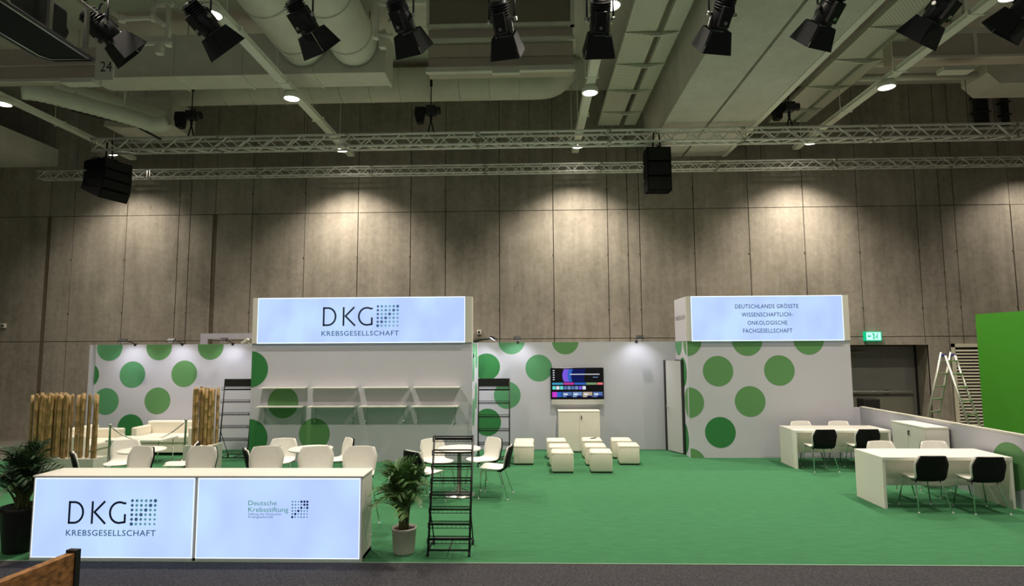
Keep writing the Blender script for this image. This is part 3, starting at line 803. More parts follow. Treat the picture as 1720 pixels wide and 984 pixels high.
# ================================================================== THE BOOTH
BY = 14.15      # booth back wall
def polka_y(name, lab, x0, x1, Y, z0, z1, dots, th=.05, edge=True):
    mb = MB(); mb.box(x0, x1, Y, Y + th, z0, z1)
    for (cx, cz, r, mi) in dots:
        pl = clip(disc2(cx, cz, r), x0 + .002, x1 - .002, z0 + .002, z1 - .002)
        if len(pl) > 2:
            mb.mi = mi; mb.poly([(p[0], Y - .003, p[1]) for p in pl])
    o = mb.build(name, ['panel', 'dot', 'dot_b', 'dot_d'])
    return tag(o, lab, 'partition wall')
def px_dots(lst, Y, r):
    out = []
    for u, v, mi, *rr in lst:
        p = P(u, v, Y=Y); out.append((p.x, p.z, rr[0] if rr else r, mi))
    return out
# back wall, left lounge part and right part (one continuous run behind the tower is split by it)
xl = P(157.5, 650, Y=BY).x
LX0, LX1 = P(423, 600, Y=12.65).x, P(793, 530, Y=12.65).x
RX0, RX1 = P(1156, 640, Y=13.1).x, P(1429, 600, Y=13.1).x
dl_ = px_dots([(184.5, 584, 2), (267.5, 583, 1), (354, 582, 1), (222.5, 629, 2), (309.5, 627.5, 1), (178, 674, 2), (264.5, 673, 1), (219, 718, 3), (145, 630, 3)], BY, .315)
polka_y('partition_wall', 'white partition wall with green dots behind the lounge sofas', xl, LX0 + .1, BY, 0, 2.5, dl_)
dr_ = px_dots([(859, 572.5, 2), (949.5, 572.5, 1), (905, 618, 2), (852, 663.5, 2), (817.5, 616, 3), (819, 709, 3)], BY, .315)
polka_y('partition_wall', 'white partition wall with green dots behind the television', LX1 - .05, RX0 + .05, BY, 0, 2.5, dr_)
tag(box(xl - .08, xl - .001, BY - .10, BY + .05, 0, 2.5).build('partition_wall', 'panel'), 'narrow white return wall at the end of the dotted lounge wall', 'partition wall')
# white door-frame piece behind the lounge wall
a, b = P(337, 560, Y=14.75), P(424, 566, Y=14.75)
mb = MB(); mb.box(a.x, b.x + .1, 14.75, 14.8, a.z - .14, a.z); mb.box(a.x, a.x + .18, 14.75, 14.8, 0, a.z - .14)
tag(mb.build('door_portal', 'panel'), 'white portal frame rising behind the lounge wall', 'frame')

# left tower
TY = 12.65
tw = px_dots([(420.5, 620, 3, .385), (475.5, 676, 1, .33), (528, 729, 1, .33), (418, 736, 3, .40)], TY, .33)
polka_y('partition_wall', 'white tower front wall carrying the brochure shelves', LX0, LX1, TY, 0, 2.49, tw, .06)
mb = MB(); mb.box(LX1 - .06, LX1, TY + .061, BY, 0, 2.49)
sd = [(TY + .35, 2.45, .3, 2), (TY + .25, 1.95, .3, 2), (TY + .95, 2.2, .3, 2), (TY + .9, 1.3, .3, 2), (TY + .3, 1.0, .3, 2)]
for cy, cz, r, mi in sd:
    pl = clip(disc2(cy, cz, r), TY + .07, BY - .01, .01, 2.48); mb.mi = mi
    if len(pl) > 2: mb.poly([(LX1 + .003, p[0], p[1]) for p in pl])
tag(mb.build('partition_wall', ['panel', 'dot', 'dot_b', 'dot_d']), 'narrow dotted side wall of the shelf tower under three arm lights', 'partition wall')
tag(box(LX0, LX0 + .06, TY + .061, BY, 0, 2.49).build('partition_wall', 'panel'), 'white side wall of the shelf tower behind the header rack', 'partition wall')

def fascia_front(t, w, h, inl, inr):
    """white frame with a back-lit film on the -Y face; local x 0..w, z 0..h"""
    mb = MB(); mb.box(inl, w - inr, -.012, .0, .0, h); mb.build('light_panel', 'box', t, label='pale blue back-lit panel')
    mb = MB()
    for a in ((inl, w - inr, h - .018, h), (inl, w - inr, 0, .018), (inl, inl + .014, .018, h - .018), (w - inr - .014, w - inr, .018, h - .018)): mb.box(a[0], a[1], -.016, -.0121, a[2], a[3])
    mb.build('light_edge', 'box_edge', t, label='bright edge of the lit panel')
fz0, fz1 = 2.49, 3.47
t = thing('fascia_sign', 'large lit fascia with three-letter logo over the brochure shelves', 'light box', (LX0, TY - .03, fz0), 0, 'lit fascia boxes')
W_ = LX1 - LX0
box(0, W_, .001, .25, .0, fz1 - fz0, bev=.004).build('housing', 'panel_edge', t)
inl = P(434, 540, Y=TY).x - LX0; inr = LX1 - P(781.5, 540, Y=TY).x
fascia_front(t, W_, fz1 - fz0, inl, inr)
g0 = P(541.5, 547.5, Y=TY - .05); g1 = P(541.5, 516, Y=TY - .05)
hcap = g1.z - g0.z
dkg_logo(t, lambda x, z: (x - LX0, -.02, z - fz0), g0.x, g0.z, hcap)

# right tower
SY = 13.1
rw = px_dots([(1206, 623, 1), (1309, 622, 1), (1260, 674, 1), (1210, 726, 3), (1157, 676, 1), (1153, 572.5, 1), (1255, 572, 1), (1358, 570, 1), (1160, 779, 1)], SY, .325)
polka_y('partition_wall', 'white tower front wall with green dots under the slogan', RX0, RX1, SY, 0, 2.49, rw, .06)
mb = MB(); mb.box(RX0, RX0 + .06, SY + .061, BY - .001, 0, 2.49)
for (cy, cz, r, mi) in [(SY + .0, P(1157, 676, Y=SY).z, .325, 1), (SY + .75, 2.50, .32, 2), (SY + .42, P(1141, 625, Y=SY + .4).z, .325, 3), (SY + .42, P(1143, 735, Y=SY + .4).z, .325, 3), (SY, P(1153, 572.5, Y=SY).z, .325, 1)]:
    pl = clip(disc2(cy, cz, r), SY + .062, BY - .01, .01, 2.485); mb.mi = mi
    if len(pl) > 2: mb.poly([(RX0 - .003, p[0], p[1]) for p in pl])
tag(mb.build('partition_wall', ['panel', 'dot', 'dot_b', 'dot_d']), 'white tower side wall with green dots and the open door', 'partition wall')
t = thing('fascia_sign', 'lit fascia with a four-line slogan over the dotted tower', 'light box', (RX0, SY - .03, fz0), 0, 'lit fascia boxes')
W_ = RX1 - RX0; H_ = fz1 - fz0
box(0, W_, .001, BY - SY + .02, 0, H_, bev=.004).build('housing', 'panel_edge', t)
inl = P(1160.5, 540, Y=SY).x - RX0; inr = RX1 - P(1415, 540, Y=SY).x
fascia_front(t, W_, H_, inl, inr)
mb = MB()
for s, u0, u1, vb, vt in (('DEUTSCHLANDS GRÖSSTE', 1233.5, 1339.5, 518.2, 511.2), ('WISSENSCHAFTLICH-', 1244.5, 1330, 532, 524.8), ('ONKOLOGISCHE', 1254.5, 1321, 545.6, 538.6), ('FACHGESELLSCHAFT', 1247, 1329.5, 559, 551.8)):
    a, b = P(u0, vb, Y=SY), P(u1, vb - .5, Y=SY); c = P(u0, vt, Y=SY)
    text_bm(mb, s, b.x - a.x, c.z - a.z, lambda x, z: (x - RX0, -.018, z - fz0), 1.08, x0=a.x, z0=a.z, bold=.008)
mb.build('lettering', 'ink_navy_lit', t, label='slate blue slogan')
mb = MB(); mb.box(-.006, 0.0, .04, BY - SY - .0, .01, H_ - .01); mb.build('side_panel', 'panel', t)
mb = MB(); text_bm(mb, 'KREBSGESELLSCHAFT', .86, .1, lambda y, z: (-.009, BY - SY - .08 - y, z), 1.1, x0=.02, z0=H_ * .5); mb.build('lettering', 'ink_grey', t, label='grey word on the side panel')

# open door in the right tower side
hy = SY + .38
d = thing('hinged_door', 'grey door with black edges standing open from the dotted tower', 'door', (RX0 - .01, hy, 0))
mb = MB(); mb.box(-.02, .0, -.03, .04, .014, 2.08); mb.box(-.02, 0, .0, .62, 2.04, 2.08); mb.build('door_frame', 'black_metal', d)
p_out = P(1117, 700, Y=13.75)
ang = math.atan2(.28, -(RX0 - p_out.x)); Ld = .36
dirv = Vector((P(1121, 757, z=0) - Vector((RX0, hy, 0)))); dirv.z = 0
Ld = max(.45, dirv.length); dv = dirv.normalized(); nv = Vector((-dv.y, dv.x, 0))
m = Matrix(((dv.x, nv.x, 0, 0), (dv.y, nv.y, 0, 0), (0, 0, 1, 0), (0, 0, 0, 1)))
box(.0, Ld, -.018, .018, .03, 2.06).build('door_leaf', 'glassdoor', d, mtx=m)
mb = MB(); mb.box(Ld - .06, Ld + .008, -.024, .024, .02, 2.07); mb.box(-.01, .05, -.024, .024, .02, 2.07); mb.build('door_edge', 'black_metal', d, mtx=m)
mb = MB(); mb.tube([(Ld - .1, .02, 1.02), (Ld - .1, .07, 1.02), (Ld - .2, .07, 1.02)], .01); mb.build('handle', 'steel', d, mtx=m)

# low side wall on the right
mb = MB(); A, B = Vector((7.02, 13.12)), Vector((7.09, 6.9))
mb.prism([(A.x, A.y), (B.x, B.y), (B.x + .06, B.y), (A.x + .06, A.y)], 'z', 0, 1.06)
c = P(1698, 783, X=7.06)
mb.mi = 1
pl = clip(disc2(c.y, c.z, .345), 6.95, 13, .01, 1.05)
mb.poly([(A.x + (A.y - p[0]) / (A.y - B.y) * (B.x - A.x) - .004, p[0], p[1]) for p in pl])
mb.mi = 2
mb.prism([(A.x - .012, A.y), (B.x - .012, B.y), (B.x + .072, B.y), (A.x + .072, A.y)], 'z', 1.06, 1.085)
tag(mb.build('low_wall', ['panel', 'dot', 'panel_edge']), 'low white side wall with one green dot behind the desks', 'partition wall')
tag(box(RX1 - .02, 7.08, SY + .02, SY + .08, 0, 2.0 * 0 + 1.06).build('wall_post', 'panel'), 'short white filler joining the low wall to the tower', 'partition wall')

# neighbouring green wall
a = P(1638, 528, Y=12.9)
mb = MB(); mb.box(a.x, a.x + .08, 3.5, 12.9, 0, a.z)
tag(mb.build('booth_wall', 'green_panel'), 'tall plain green wall of the neighbouring booth', 'partition wall')

# step ladder in the aisle
LY = 12.3
p = P(1592, 597, Y=LY)
d = thing('step_ladder', 'aluminium step ladder standing between low wall and louvre', 'ladder', (p.x, LY, 0), R(35))
hz_ = p.z
for s, nm in ((1, 'front_section'), (-1, 'rear_section')):
    mb = MB()
    def rp(k, side): # k 0..1 up the rail
        return Vector((side * (.25 - .03 * k), -s * .52 * (1 - k) - s * .04, hz_ * k))
    for side in (-1, 1): mb.tube([rp(0, side), rp(.5, side), rp(1.03 if s == -1 else 1, side)], .024, 8)
    mb.build(nm + '_rail', 'ladder', d)
    for k in range(1, 9):
        mb = MB(); a_, b_ = rp(k / 8.4, -1), rp(k / 8.4, 1)
        mb.box(a_.x, b_.x, a_.y - .03, a_.y + .03, a_.z - .012, a_.z + .012); mb.build('rung', 'ladder', d)
mb = MB(); 
for xx in (-.22, .22): mb.box(xx - .018, xx + .018, -.055, .055, hz_ - .02, hz_ + .035, bev=.008)
mb.build('hinge', 'blue', d, label='blue plastic hinge')

# lit counter
CX0, CX1, CXM0, CXM1, CY = -5.70, -1.91, P(325, 870, Y=6.8).x, P(329.5, 870, Y=6.8).x, 6.81
t = thing('reception_counter', 'long white reception counter with two lit blue front panels', 'counter', (CX0, CY, .012))
W_ = CX1 - CX0; CHh = .945 - .012
mb = MB()
mb.box(0, W_, .06, .42, .0, .04); mb.box(0, .05, .0, .42, 0, CHh - .02); mb.box(W_ - .05, W_, 0, .42, 0, CHh - .02); mb.box(CXM0 - CX0, CXM1 - CX0, 0, .42, 0, CHh - .02)
mb.box(0.05, W_ - .05, .0, .06, 0, .03); mb.box(.05, W_ - .05, .06, .1, .03, CHh - .02)
mb.build('carcass', 'white_lam', t)
mb = MB(); mb.box(-.012, W_ + .012, -.012, .44, CHh - .02, CHh, bev=.004); mb.build('worktop', 'white_lam', t)
for i, (a_, b_) in enumerate(((.02, CXM0 - CX0 - .005), (CXM1 - CX0 + .005, W_ - .02))):
    mb = MB(); mb.box(a_, b_, -.006, -.0005, .03, CHh - .026); o = mb.build('light_panel', 'box', t, label='pale blue lit panel with the three-letter logo' if i == 0 else 'pale blue lit panel with the small green logo')
    mb = MB(); h0_, h1_ = .03, CHh - .026
    for q in ((a_, b_, h1_ - .010, h1_), (a_, b_, h0_, h0_ + .008), (a_, a_ + .008, h0_, h1_), (b_ - .008, b_, h0_, h1_)): mb.box(q[0], q[1], -.009, -.0061, q[2], q[3])
    mb.build('light_edge', 'box_edge', t, label='bright edge of the lit panel')
g0, g1 = P(114.5, 879, Y=CY), P(116, 841, Y=CY)
dkg_logo(t, lambda x, z: (x - CX0, -.012, z - .012), g0.x, g0.z, g1.z - g0.z)
mb = MB(); T2 = lambda x, z: (x - CX0, -.012, z - .012)
for s, u0, u1, vb, vt, mi in (('Deutsche', 417.8, 465.5, 848, 839.5, 0), ('Krebsstiftung', 417.8, 485, 859, 850.5, 0), ('Stiftung der Deutschen', 417.8, 473.5, 864.5, 860.5, 1), ('Krebsgesellschaft', 417.8, 459.5, 869.3, 865.5, 1)):
    a, b, c = P(u0, vb, Y=CY), P(u1, vb, Y=CY), P(u0, vt, Y=CY)
    mb.mi = mi; text_bm(mb, s, b.x - a.x, c.z - a.z, T2, x0=a.x, z0=a.z)
mb.build('lettering', ['ink_green', 'ink_slate'], t, label='small green logo lettering')
mb = MB(); a, b = P(491.5, 867.8, Y=CY), P(517, 842, Y=CY)
for i in range(6):
    for j in range(6):
        big = (i + j >= 9) or (i == j) or (i >= 3 and j == 5) or (i == 5 and j >= 3)
        mb.mi = 0 if big else 1
        cx = a.x + (b.x - a.x) * i / 5; cz = a.z + (b.z - a.z) * j / 5
        rr_ = .0135 if big else (.0075 + .001 * ((5 - i) % 3))
        mb.poly([T2(x, z) for x, z in disc2(cx, cz, rr_, 12)])
mb.build('dot_logo', ['ink_navy_lit', 'ink_teal'], t, label='grid of navy and teal dots')

# brochure shelves on the tower
SX = [(P(438, 650, Y=TY - .1).x, P(514, 650, Y=TY - .1).x), (P(523, 650, Y=TY - .1).x, P(600, 650, Y=TY - .1).x), (P(609, 650, Y=TY - .1).x, P(687, 649, Y=TY - .1).x), (P(695, 649, Y=TY - .1).x, P(774, 648, Y=TY - .1).x)]
SL_ = ('white double shelf on the tower wall in front of a green dot', 'white double shelf second along from the green dot', 'white double shelf third along from the green dot', 'white double shelf at the end of the row beside the header rack')
zA = P(605, 652, Y=TY - .2).z; zB = P(605, 684, Y=TY - .24).z
proto = None; used = []
for (a_, b_), lab in zip(SX, SL_):
    w = b_ - a_
    if proto is None:
        proto = thing('brochure_shelf', 'x', 'shelf')
        box(0, w, -.21, -.001, zA, zA + .018).build('upper_shelf', 'white_lam', proto)
        box(-.03, w - .02, -.25, -.001, zB, zB + .02).build('lower_shelf', 'white_lam', proto)
        for nm, xx in (('bracket', .07), ('bracket', w - .1)):
            mb = MB(); mb.tube([(xx, -.002, zB - .34), (xx, -.07, zB - .29)], .014, 8); mb.tube([(xx, -.002, zB - .0), (xx, -.002 - .012, zB - .36)], .006, 6); mb.build(nm, 'chrome', proto)
    place(proto, used, (a_, TY - .004, 0), 0, lab, 'brochure shelves on the tower wall')

# arm lights on the walls
def arm_light(mirror=False):
    t = thing('arm_light', 'x', 'arm light')
    mb = MB(); mb.box(-.03, .03, -.01, .05, -.04, .02, bev=.004); mb.build('clamp', 'black_metal', t)
    mb = MB(); mb.tube([(0, .01, .01), (0, -.2, .06), (0, -.42, .09)], .011, 8); mb.build('arm', 'black_metal', t)
    mb = MB(); mb.box(-.09, .09, -.06, .06, -.018, .022, bev=.01, mtx=Matrix.Translation((0, -.45, .09)) @ Matrix.Rotation(R(35), 4, 'X')); mb.build('head', 'black_body', t)
    mb = MB(); mb.box(-.07, .07, -.045, .045, -.024, -.0185, mtx=Matrix.Translation((0, -.45, .09)) @ Matrix.Rotation(R(35), 4, 'X')); mb.build('lens', 'armlens', t, label='lit lens')
    return t
ap = arm_light(); used = []
for u, lab in ((227, 'black arm light on the lounge wall, farthest from the shelf tower'), (306, 'black arm light in the middle of the lounge wall'), (391, 'black arm light on the lounge wall under the white portal frame'), (870, 'black arm light on the television wall over the cut green dot'), (1069, 'black arm light on the television wall nearest the slogan tower')):
    p = P(u, 580 if u < 500 else 576, Y=BY)
    o = place(ap, used, (p.x, BY, 2.505), 0, lab, 'black arm lights on the booth walls')
for k, yy in enumerate((12.85, 13.35, 13.9)):
    o = place(ap, used, (LX1 - .03, yy, 2.50), R(96 - 12 * k), ('nearest', 'middle', 'farthest')[k] + ' of three black arm lights on the tower side wall', 'black arm lights on the booth walls')
for p in [o for o in COL.objects if o.name.startswith('arm_light')]:
    l = bpy.data.lights.new('arm_beam', 'SPOT'); l.energy = ARM_W; l.color = ARM_COL; l.spot_size = R(120); l.spot_blend = .9; l.shadow_soft_size = .05
    o = bpy.data.objects.new('arm_beam', l); COL.objects.link(o); o.parent = p; o.location = (0, -.47, .05); o.rotation_euler = (R(30), 0, 0)
# bright clip lamp by the tower
p = P(412, 573, Y=13.9)
d = thing('clip_lamp', 'small white clip lamp beside the three-letter fascia', 'lamp', (p.x, 13.9, p.z))
mb = MB(); mb.box(-.09, .09, -.05, .05, -.03, .03, bev=.01, mtx=Matrix.Rotation(R(-35), 4, 'Y')); mb.build('head', 'plate', d)
mb = MB(); mb.tube([(0, 0, 0), (.08, .1, -.08), (.08, .27, -.15)], .01); mb.build('arm', 'plate', d)

# television and cabinets
a, b = P(926, 669.5, Y=BY - .08), P(1013, 618, Y=BY - .08)
tv = thing('television', 'wall-mounted flat television showing a menu screen', 'television', (a.x, BY - .08, a.z))
w, h = b.x - a.x, b.z - a.z
box(-.01, w + .01, .002, .074, -.015, h + .01, bev=.006).build('casing', 'tv_black', tv)
mb = MB()
names = ['tv_black', 'ui_violet', 'ui_navy', 'ui_cyan', 'ui_pink', 'ui_blue', 'ui_olive', 'ui_coral', 'ui_white', 'ui_mint', 'ui_grey', 'ui_magenta', 'ui_steel', 'ui_sand']
ly = [0]
def q(x0, x1, z0, z1, n, dy=.0):
    ly[0] += .0001; y_ = -.001 - dy - ly[0]
    mb.mi = names.index(n); mb.poly([(x0 * w, y_, z0 * h), (x1 * w, y_, z0 * h), (x1 * w, y_, z1 * h), (x0 * w, y_, z1 * h)])
q(0, 1, 0, 1, 'tv_black')
def cd(cx, cz, r, n, z0=.55, z1=.97, x0=.2, x1=.97):
    ly[0] += .0001
    pl = clip(disc2(cx * w, cz * h, r * h), x0 * w, x1 * w, z0 * h, z1 * h); mb.mi = names.index(n); mb.poly([(p[0], -.001 - ly[0], p[1]) for p in pl])
cd(.46, .76, .42, 'ui_violet'); cd(.56, .76, .42, 'ui_blue'); cd(.64, .74, .44, 'ui_navy'); cd(.90, .72, .46, 'tv_black')
q(.36, .93, .785, .81, 'ui_white'); q(.8, .9, .69, .71, 'ui_grey')
for k in range(5): q(.035, .065, .61 + .075 * k, .64 + .075 * k, 'ui_white')
for x0, x1, n in ((.02, .23, 'ui_cyan'), (.24, .44, 'ui_pink'), (.45, .66, 'ui_blue'), (.67, .87, 'ui_olive'), (.88, .99, 'ui_coral')): q(x0, x1, .455, .525, n)
for k in range(9): q(.025 + .072 * k, .085 + .072 * k, .30, .41, ('ui_mint', 'ui_white', 'ui_mint', 'ui_steel', 'ui_grey', 'ui_steel', 'ui_grey', 'ui_violet', 'ui_white')[k])
for k, n in enumerate(('ui_magenta', 'ui_steel', 'ui_grey', 'ui_sand', 'ui_steel')):
    q(.02 + .195 * k, .2 + .195 * k, .05, .22, n)
    if k: q(.04 + .195 * k, .12 + .195 * k, .12, .17, 'ui_white'); q(.10 + .195 * k, .195 + .195 * k, .05, .10, 'ui_navy')
q(.11, .2, .05, .22, 'ui_blue')
mb.build('screen', names, tv, fix=False)
box(-.0, w, -.04, .06, -.13, -.02, bev=.006).build('sound_bar', 'tv_silver', tv)

def cabinet(name, lab, loc, rz, w, dpt, h):
    t = thing(name, lab, 'cabinet', loc, rz)
    mb = MB(); mb.box(0, w, .02, dpt, .03, h - .03); mb.box(.02, w - .02, .05, dpt - .03, 0, .03); mb.build('body', 'white_lam', t)
    box(-.006, w + .006, -.004, dpt, h - .03, h, bev=.003).build('top', 'white_lam', t)
    for k in (0, 1):
        o = box(.004 + k * w / 2, w / 2 - .002 + k * w / 2, -.0, .018, .04, h - .034, bev=.002).build('door', 'white_lam', t)
        if k == 1:
            mb = MB(); mb.tube([(w / 2 + .05, -.002, h - .12), (w / 2 + .05, -.018, h - .12)], .012, 10); mb.box(w / 2 + .04, w / 2 + .06, -.026, -.016, h - .19, h - .11); mb.build('lock', 'black_metal', o)
    return t
p = P(937, 753, z=.012); p2 = P(1004, 753, z=.012)
cabinet('low_cabinet', 'white two-door cabinet under the television', (p.x, BY - .42, .012), 0, p2.x - p.x, .4, .93)
cabinet('low_cabinet', 'white two-door cabinet against the low side wall between desks', (6.61, 11.33, .012), R(-90), .92, .40, .99)

# desks
def desk(lab, x0, x1, y0, y1):
    t = thing('work_desk', lab, 'desk', (x0, y0, .012), 0, 'white work desks')
    w, dp = x1 - x0, y1 - y0; h = .735
    box(0, w, 0, dp, h - .045, h, bev=.003).build('desk_top', 'white_lam', t)
    box(.0, .04, 0.004, dp - .004, 0, h - .0455, bev=.002).build('side_panel', 'white_lam', t)
    box(w - .04, w, 0.004, dp - .004, 0, h - .0455, bev=.002).build('side_panel', 'white_lam', t)
    box(.041, w - .041, dp * .45, dp * .45 + .02, .26, h - .0455).build('modesty_panel', 'white_lam', t)
desk('white panel-sided desk nearest the grey aisle at right', 5.12, 6.98, 9.06, 9.82)
desk('white panel-sided desk beside the dotted tower wall', 5.10, 6.93, 11.92, 12.64)

# chairs
def shell_pts(sz):
    return [(-.225, .435, .17), (-.215, .448, .195), (-.17, .455, .215), (-.05, .447, .225), (.07, .440, .222), (.14, .446, .216), (.18, .468, .212), (.203, .51, .218), (.222, .58, .229), (.238, .65, .236), (.246, .685, .236), (.262, .745, .212), (.272, .792, .190), (.274, .802, .184)]
def chair(name, cat, seat_dz=0.0, ring=False):
    t = thing(name, 'x', cat)
    pr = shell_pts(0); mb = MB(); mb.smooth = True; rows_ = []
    for i, (y, z, hw) in enumerate(pr):
        row = []
        for k in range(9):
            s_ = -1 + k / 4
            back = min(1, max(0, (z - .47) / .1))
            cup = .018 * s_ * s_
            row.append(mb.bm.verts.new((s_ * hw, y - cup * back * 1.4, z + seat_dz + cup * (1 - back) * .6 - (.012 * s_ ** 4 if i == len(pr) - 1 else 0))))
        rows_.append(row)
    for a, b in zip(rows_, rows_[1:]):
        for k in range(8): mb._f([a[k], a[k + 1], b[k + 1], b[k]])
    o = mb.build('shell', 'white_plastic', t, fix=False)
    md = o.modifiers.new('solid', 'SOLIDIFY'); md.thickness = .013; md.offset = 1
    mb = MB(); mb.smooth = True; rows_ = []
    for i, (y, z, hw) in enumerate(pr[4:]):
        row = []
        ny = .010 if z < .455 else .021; nz_ = -.020 if z < .455 else -.006
        for k in range(9):
            s_ = -1 + k / 4; back = min(1, max(0, (z - .47) / .1)); cup = .018 * s_ * s_
            row.append(mb.bm.verts.new((s_ * (hw - .012), y - cup * back * 1.4 + ny, z + seat_dz + cup * (1 - back) * .6 + nz_)))
        rows_.append(row)
    for a, b in zip(rows_, rows_[1:]):
        for k in range(8): mb._f([a[k], a[k + 1], b[k + 1], b[k]])
    o = mb.build('back_cover', 'black_pad', t, fix=False, label='black cover on the rear of the backrest')
    md = o.modifiers.new('solid', 'SOLIDIFY'); md.thickness = .012; md.offset = -1
    zt = .43 + seat_dz
    mb = MB(); mb.tube([(-.17, -.17, zt), (-.17, .12, zt - .005)], .009, 8); mb.tube([(.17, -.17, zt), (.17, .12, zt - .005)], .009, 8); mb.tube([(-.17, -.05, zt), (.17, -.05, zt)], .009, 8); mb.build('under_frame', 'chrome', t)
    sp_ = 1.0 + seat_dz * .5
    for sx in (-1, 1):
        for sy in (-1, 1):
            top = Vector((sx * .17, -.17 if sy < 0 else .12, zt)); foot = Vector((sx * .235 * sp_, -.215 if sy < 0 else .255 * sp_, .012))
            mb = MB(); mb.tube([top, top.lerp(foot, .1), foot], .0095, 8); leg = mb.build('leg', 'chrome', t)
            mb = MB(); mb.tube([foot, foot - Vector((0, 0, .012))], .013, 10); mb.build('glide', 'glide', leg)
    if ring:
        z = .25; q_ = [(-.2, -.2, z), (.2, -.2, z), (.21, .2, z), (-.21, .2, z), (-.2, -.2, z)]
        mb = MB(); mb.tube(q_, .009, 8); mb.build('foot_ring', 'chrome', t)
    return t
Cp = chair('shell_chair', 'chair'); used = []
CZ = .012
G1 = 'white shell chairs at the desks'
for x, y, rz, lab in ((5.70, 9.10, 180, 'black-backed shell chair at the nearest desk, farther from the low wall'), (6.44, 9.02, 178, 'black-backed shell chair at the nearest desk, beside the low wall'),
                      (5.52, 11.86, 182, 'black-backed shell chair at the dotted tower desk, farther from the low wall'), (6.35, 11.90, 180, 'black-backed shell chair at the dotted tower desk, nearer the low wall'),
                      (5.72, 9.92, 0, 'white shell chair behind the nearest desk, farther from the low cabinet'), (6.58, 9.92, 0, 'white shell chair behind the nearest desk, in front of the low cabinet'),
                      (5.62, 12.60, 0, 'white shell chair behind the dotted tower desk, farther from the low wall'), (6.40, 12.60, 0, 'white shell chair behind the dotted tower desk, nearer the low wall')):
    place(Cp, used, (x, y, CZ), R(rz), lab, G1)
G2 = 'white shell chairs at the round tables'
TA, TB, TC = Vector((-6.36, 9.72, CZ)), Vector((-3.62, 9.84, CZ)), Vector((-1.18, 9.85, CZ))
def polar(u, v, z, dy=0):
    p = P(u, v, z=z); return (p.x, p.y - dy, CZ)
for (x, y), rz, lab in (((-6.98, 10.12), 18, 'white shell chair behind the round table by the bamboo'), ((-5.90, 10.0), -66, 'white shell chair in side view at the round table by the bamboo'), ((-6.86, 9.30), 132, 'black-backed shell chair edge-on in front of the bamboo planter'),
                        ((-4.30, 10.28), 12, 'white shell chair behind the middle round table, facing out'), ((-3.40, 10.40), -55, 'white shell chair turned sideways at the middle round table, next to the shelves'), ((-4.28, 9.55), 122, 'black-backed shell chair edge-on below the header rack by the bamboo'),
                        ((-1.60, 10.28), 34, 'white shell chair behind the front wire rack, on the far side of its table'), ((-1.66, 9.42), 138, 'black-backed shell chair between the palm and the wire rack'), ((-.84, 10.42), -50, 'white shell chair under the television-side header rack, facing its table'), ((-.60, 9.78), -98, 'white shell chair in side view nearest the cube stools')):
    place(Cp, used, (x, y, CZ), R(rz), lab, G2)
Sp = chair('counter_stool', 'counter stool', .235, True); used = []
for u, rz, lab in ((232, -20, 'white high-backed counter stool behind the middle of the big logo panel'), (338, -9, 'white high-backed counter stool behind the join of the two lit panels'), (452, 4, 'white high-backed counter stool directly above the small green logo lettering'),
                   (541, 18, 'white high-backed counter stool in front of the middle round table, second from the palm'), (607, 2, 'white high-backed counter stool next to the potted palm')):
    p = P(u, 750, z=1.04)
    place(Sp, used, (p.x, p.y - .25, CZ), R(rz), lab, 'white stools behind the counter')

# round tables
def round_table():
    t = thing('round_table', 'x', 'table')
    MB().lathe([(.02, .715), (.345, .715), (.35, .722), (.35, .738), (.345, .742), (.02, .742)], 40).build('table_top', 'white_lam', t)
    MB().lathe([(.036, .02), (.036, .70), (.09, .712), (.09, .714)], 16).build('column', 'steel', t)
    MB().lathe([(.26, .0), (.26, .008), (.06, .022), (.04, .03)], 32).build('base_plate', 'steel', t)
    return t
rp_ = round_table(); used = []
place(rp_, used, TA, 0, 'round white table on a steel column in front of the bamboo screens', 'round white tables')
place(rp_, used, TB, 0, 'round white table behind the middle of the counter', 'round white tables')
place(rp_, used, TC, 0, 'round white table seen through the front wire rack', 'round white tables')

# cube stools
def cube_stool():
    t = thing('cube_stool', 'x', 'stool')
    mb = MB(); mb.box(-.205, .205, -.205, .205, .02, .395, bev=.03); mb.smooth = True
    for f in mb.bm.faces: f.smooth = True
    mb.build('cushion', 'leather', t)
    mb = MB(); mb.box(-.19, .19, -.19, .19, .0, .02); mb.build('base', 'black_metal', t)
    mb = MB(); s_ = .2065
    mb.tube([(-s_, -s_, .365), (s_, -s_, .365), (s_, s_, .365), (-s_, s_, .365), (-s_, -s_, .365)], .004, 6); mb.build('seam', 'leather', t)
    return t
cp = cube_stool(); used = []
cubes = [(-.17, 12.50, 0, 'cube stool in the middle line beside the header rack'), (.58, 11.71, 1, 'cube stool in the front line, nearer the wire rack'), (1.32, 11.72, -2, 'cube stool in the front line, nearer the dotted tower'), (1.97, 12.50, -2, 'cube stool in the middle line, closest to the dotted tower'),
         (-.16, 13.06, 0, 'cube stool in the back line beside the header rack'), (.56, 12.35, 0, 'cube stool in the middle line, second from the header rack'), (.53, 13.12, 1, 'cube stool in the back line in front of the cabinet, without the remote'), (1.29, 12.40, -1, 'cube stool in the middle line, second from the dotted tower'), (1.30, 13.2, 0, 'cube stool in the back line with a small black remote on it'), (1.93, 13.18, -1, 'cube stool in the back line closest to the dotted tower')]
for x, y, rz, lab in cubes: place(cp, used, (x, y, CZ), R(rz), 'white leatherette ' + lab, 'white cube stools')
p = P(996, 747.5, z=.41)
mb = MB(); mb.tube([(-.07, 0, .008), (0, .01, .014), (.07, .03, .024)], [.008, .012, .008], 8)
o = mb.build('remote_control', 'black_metal'); o.location = (1.33, 13.12, .408); tag(o, 'small black remote lying on the rear cube stool by the cabinet', 'remote control')

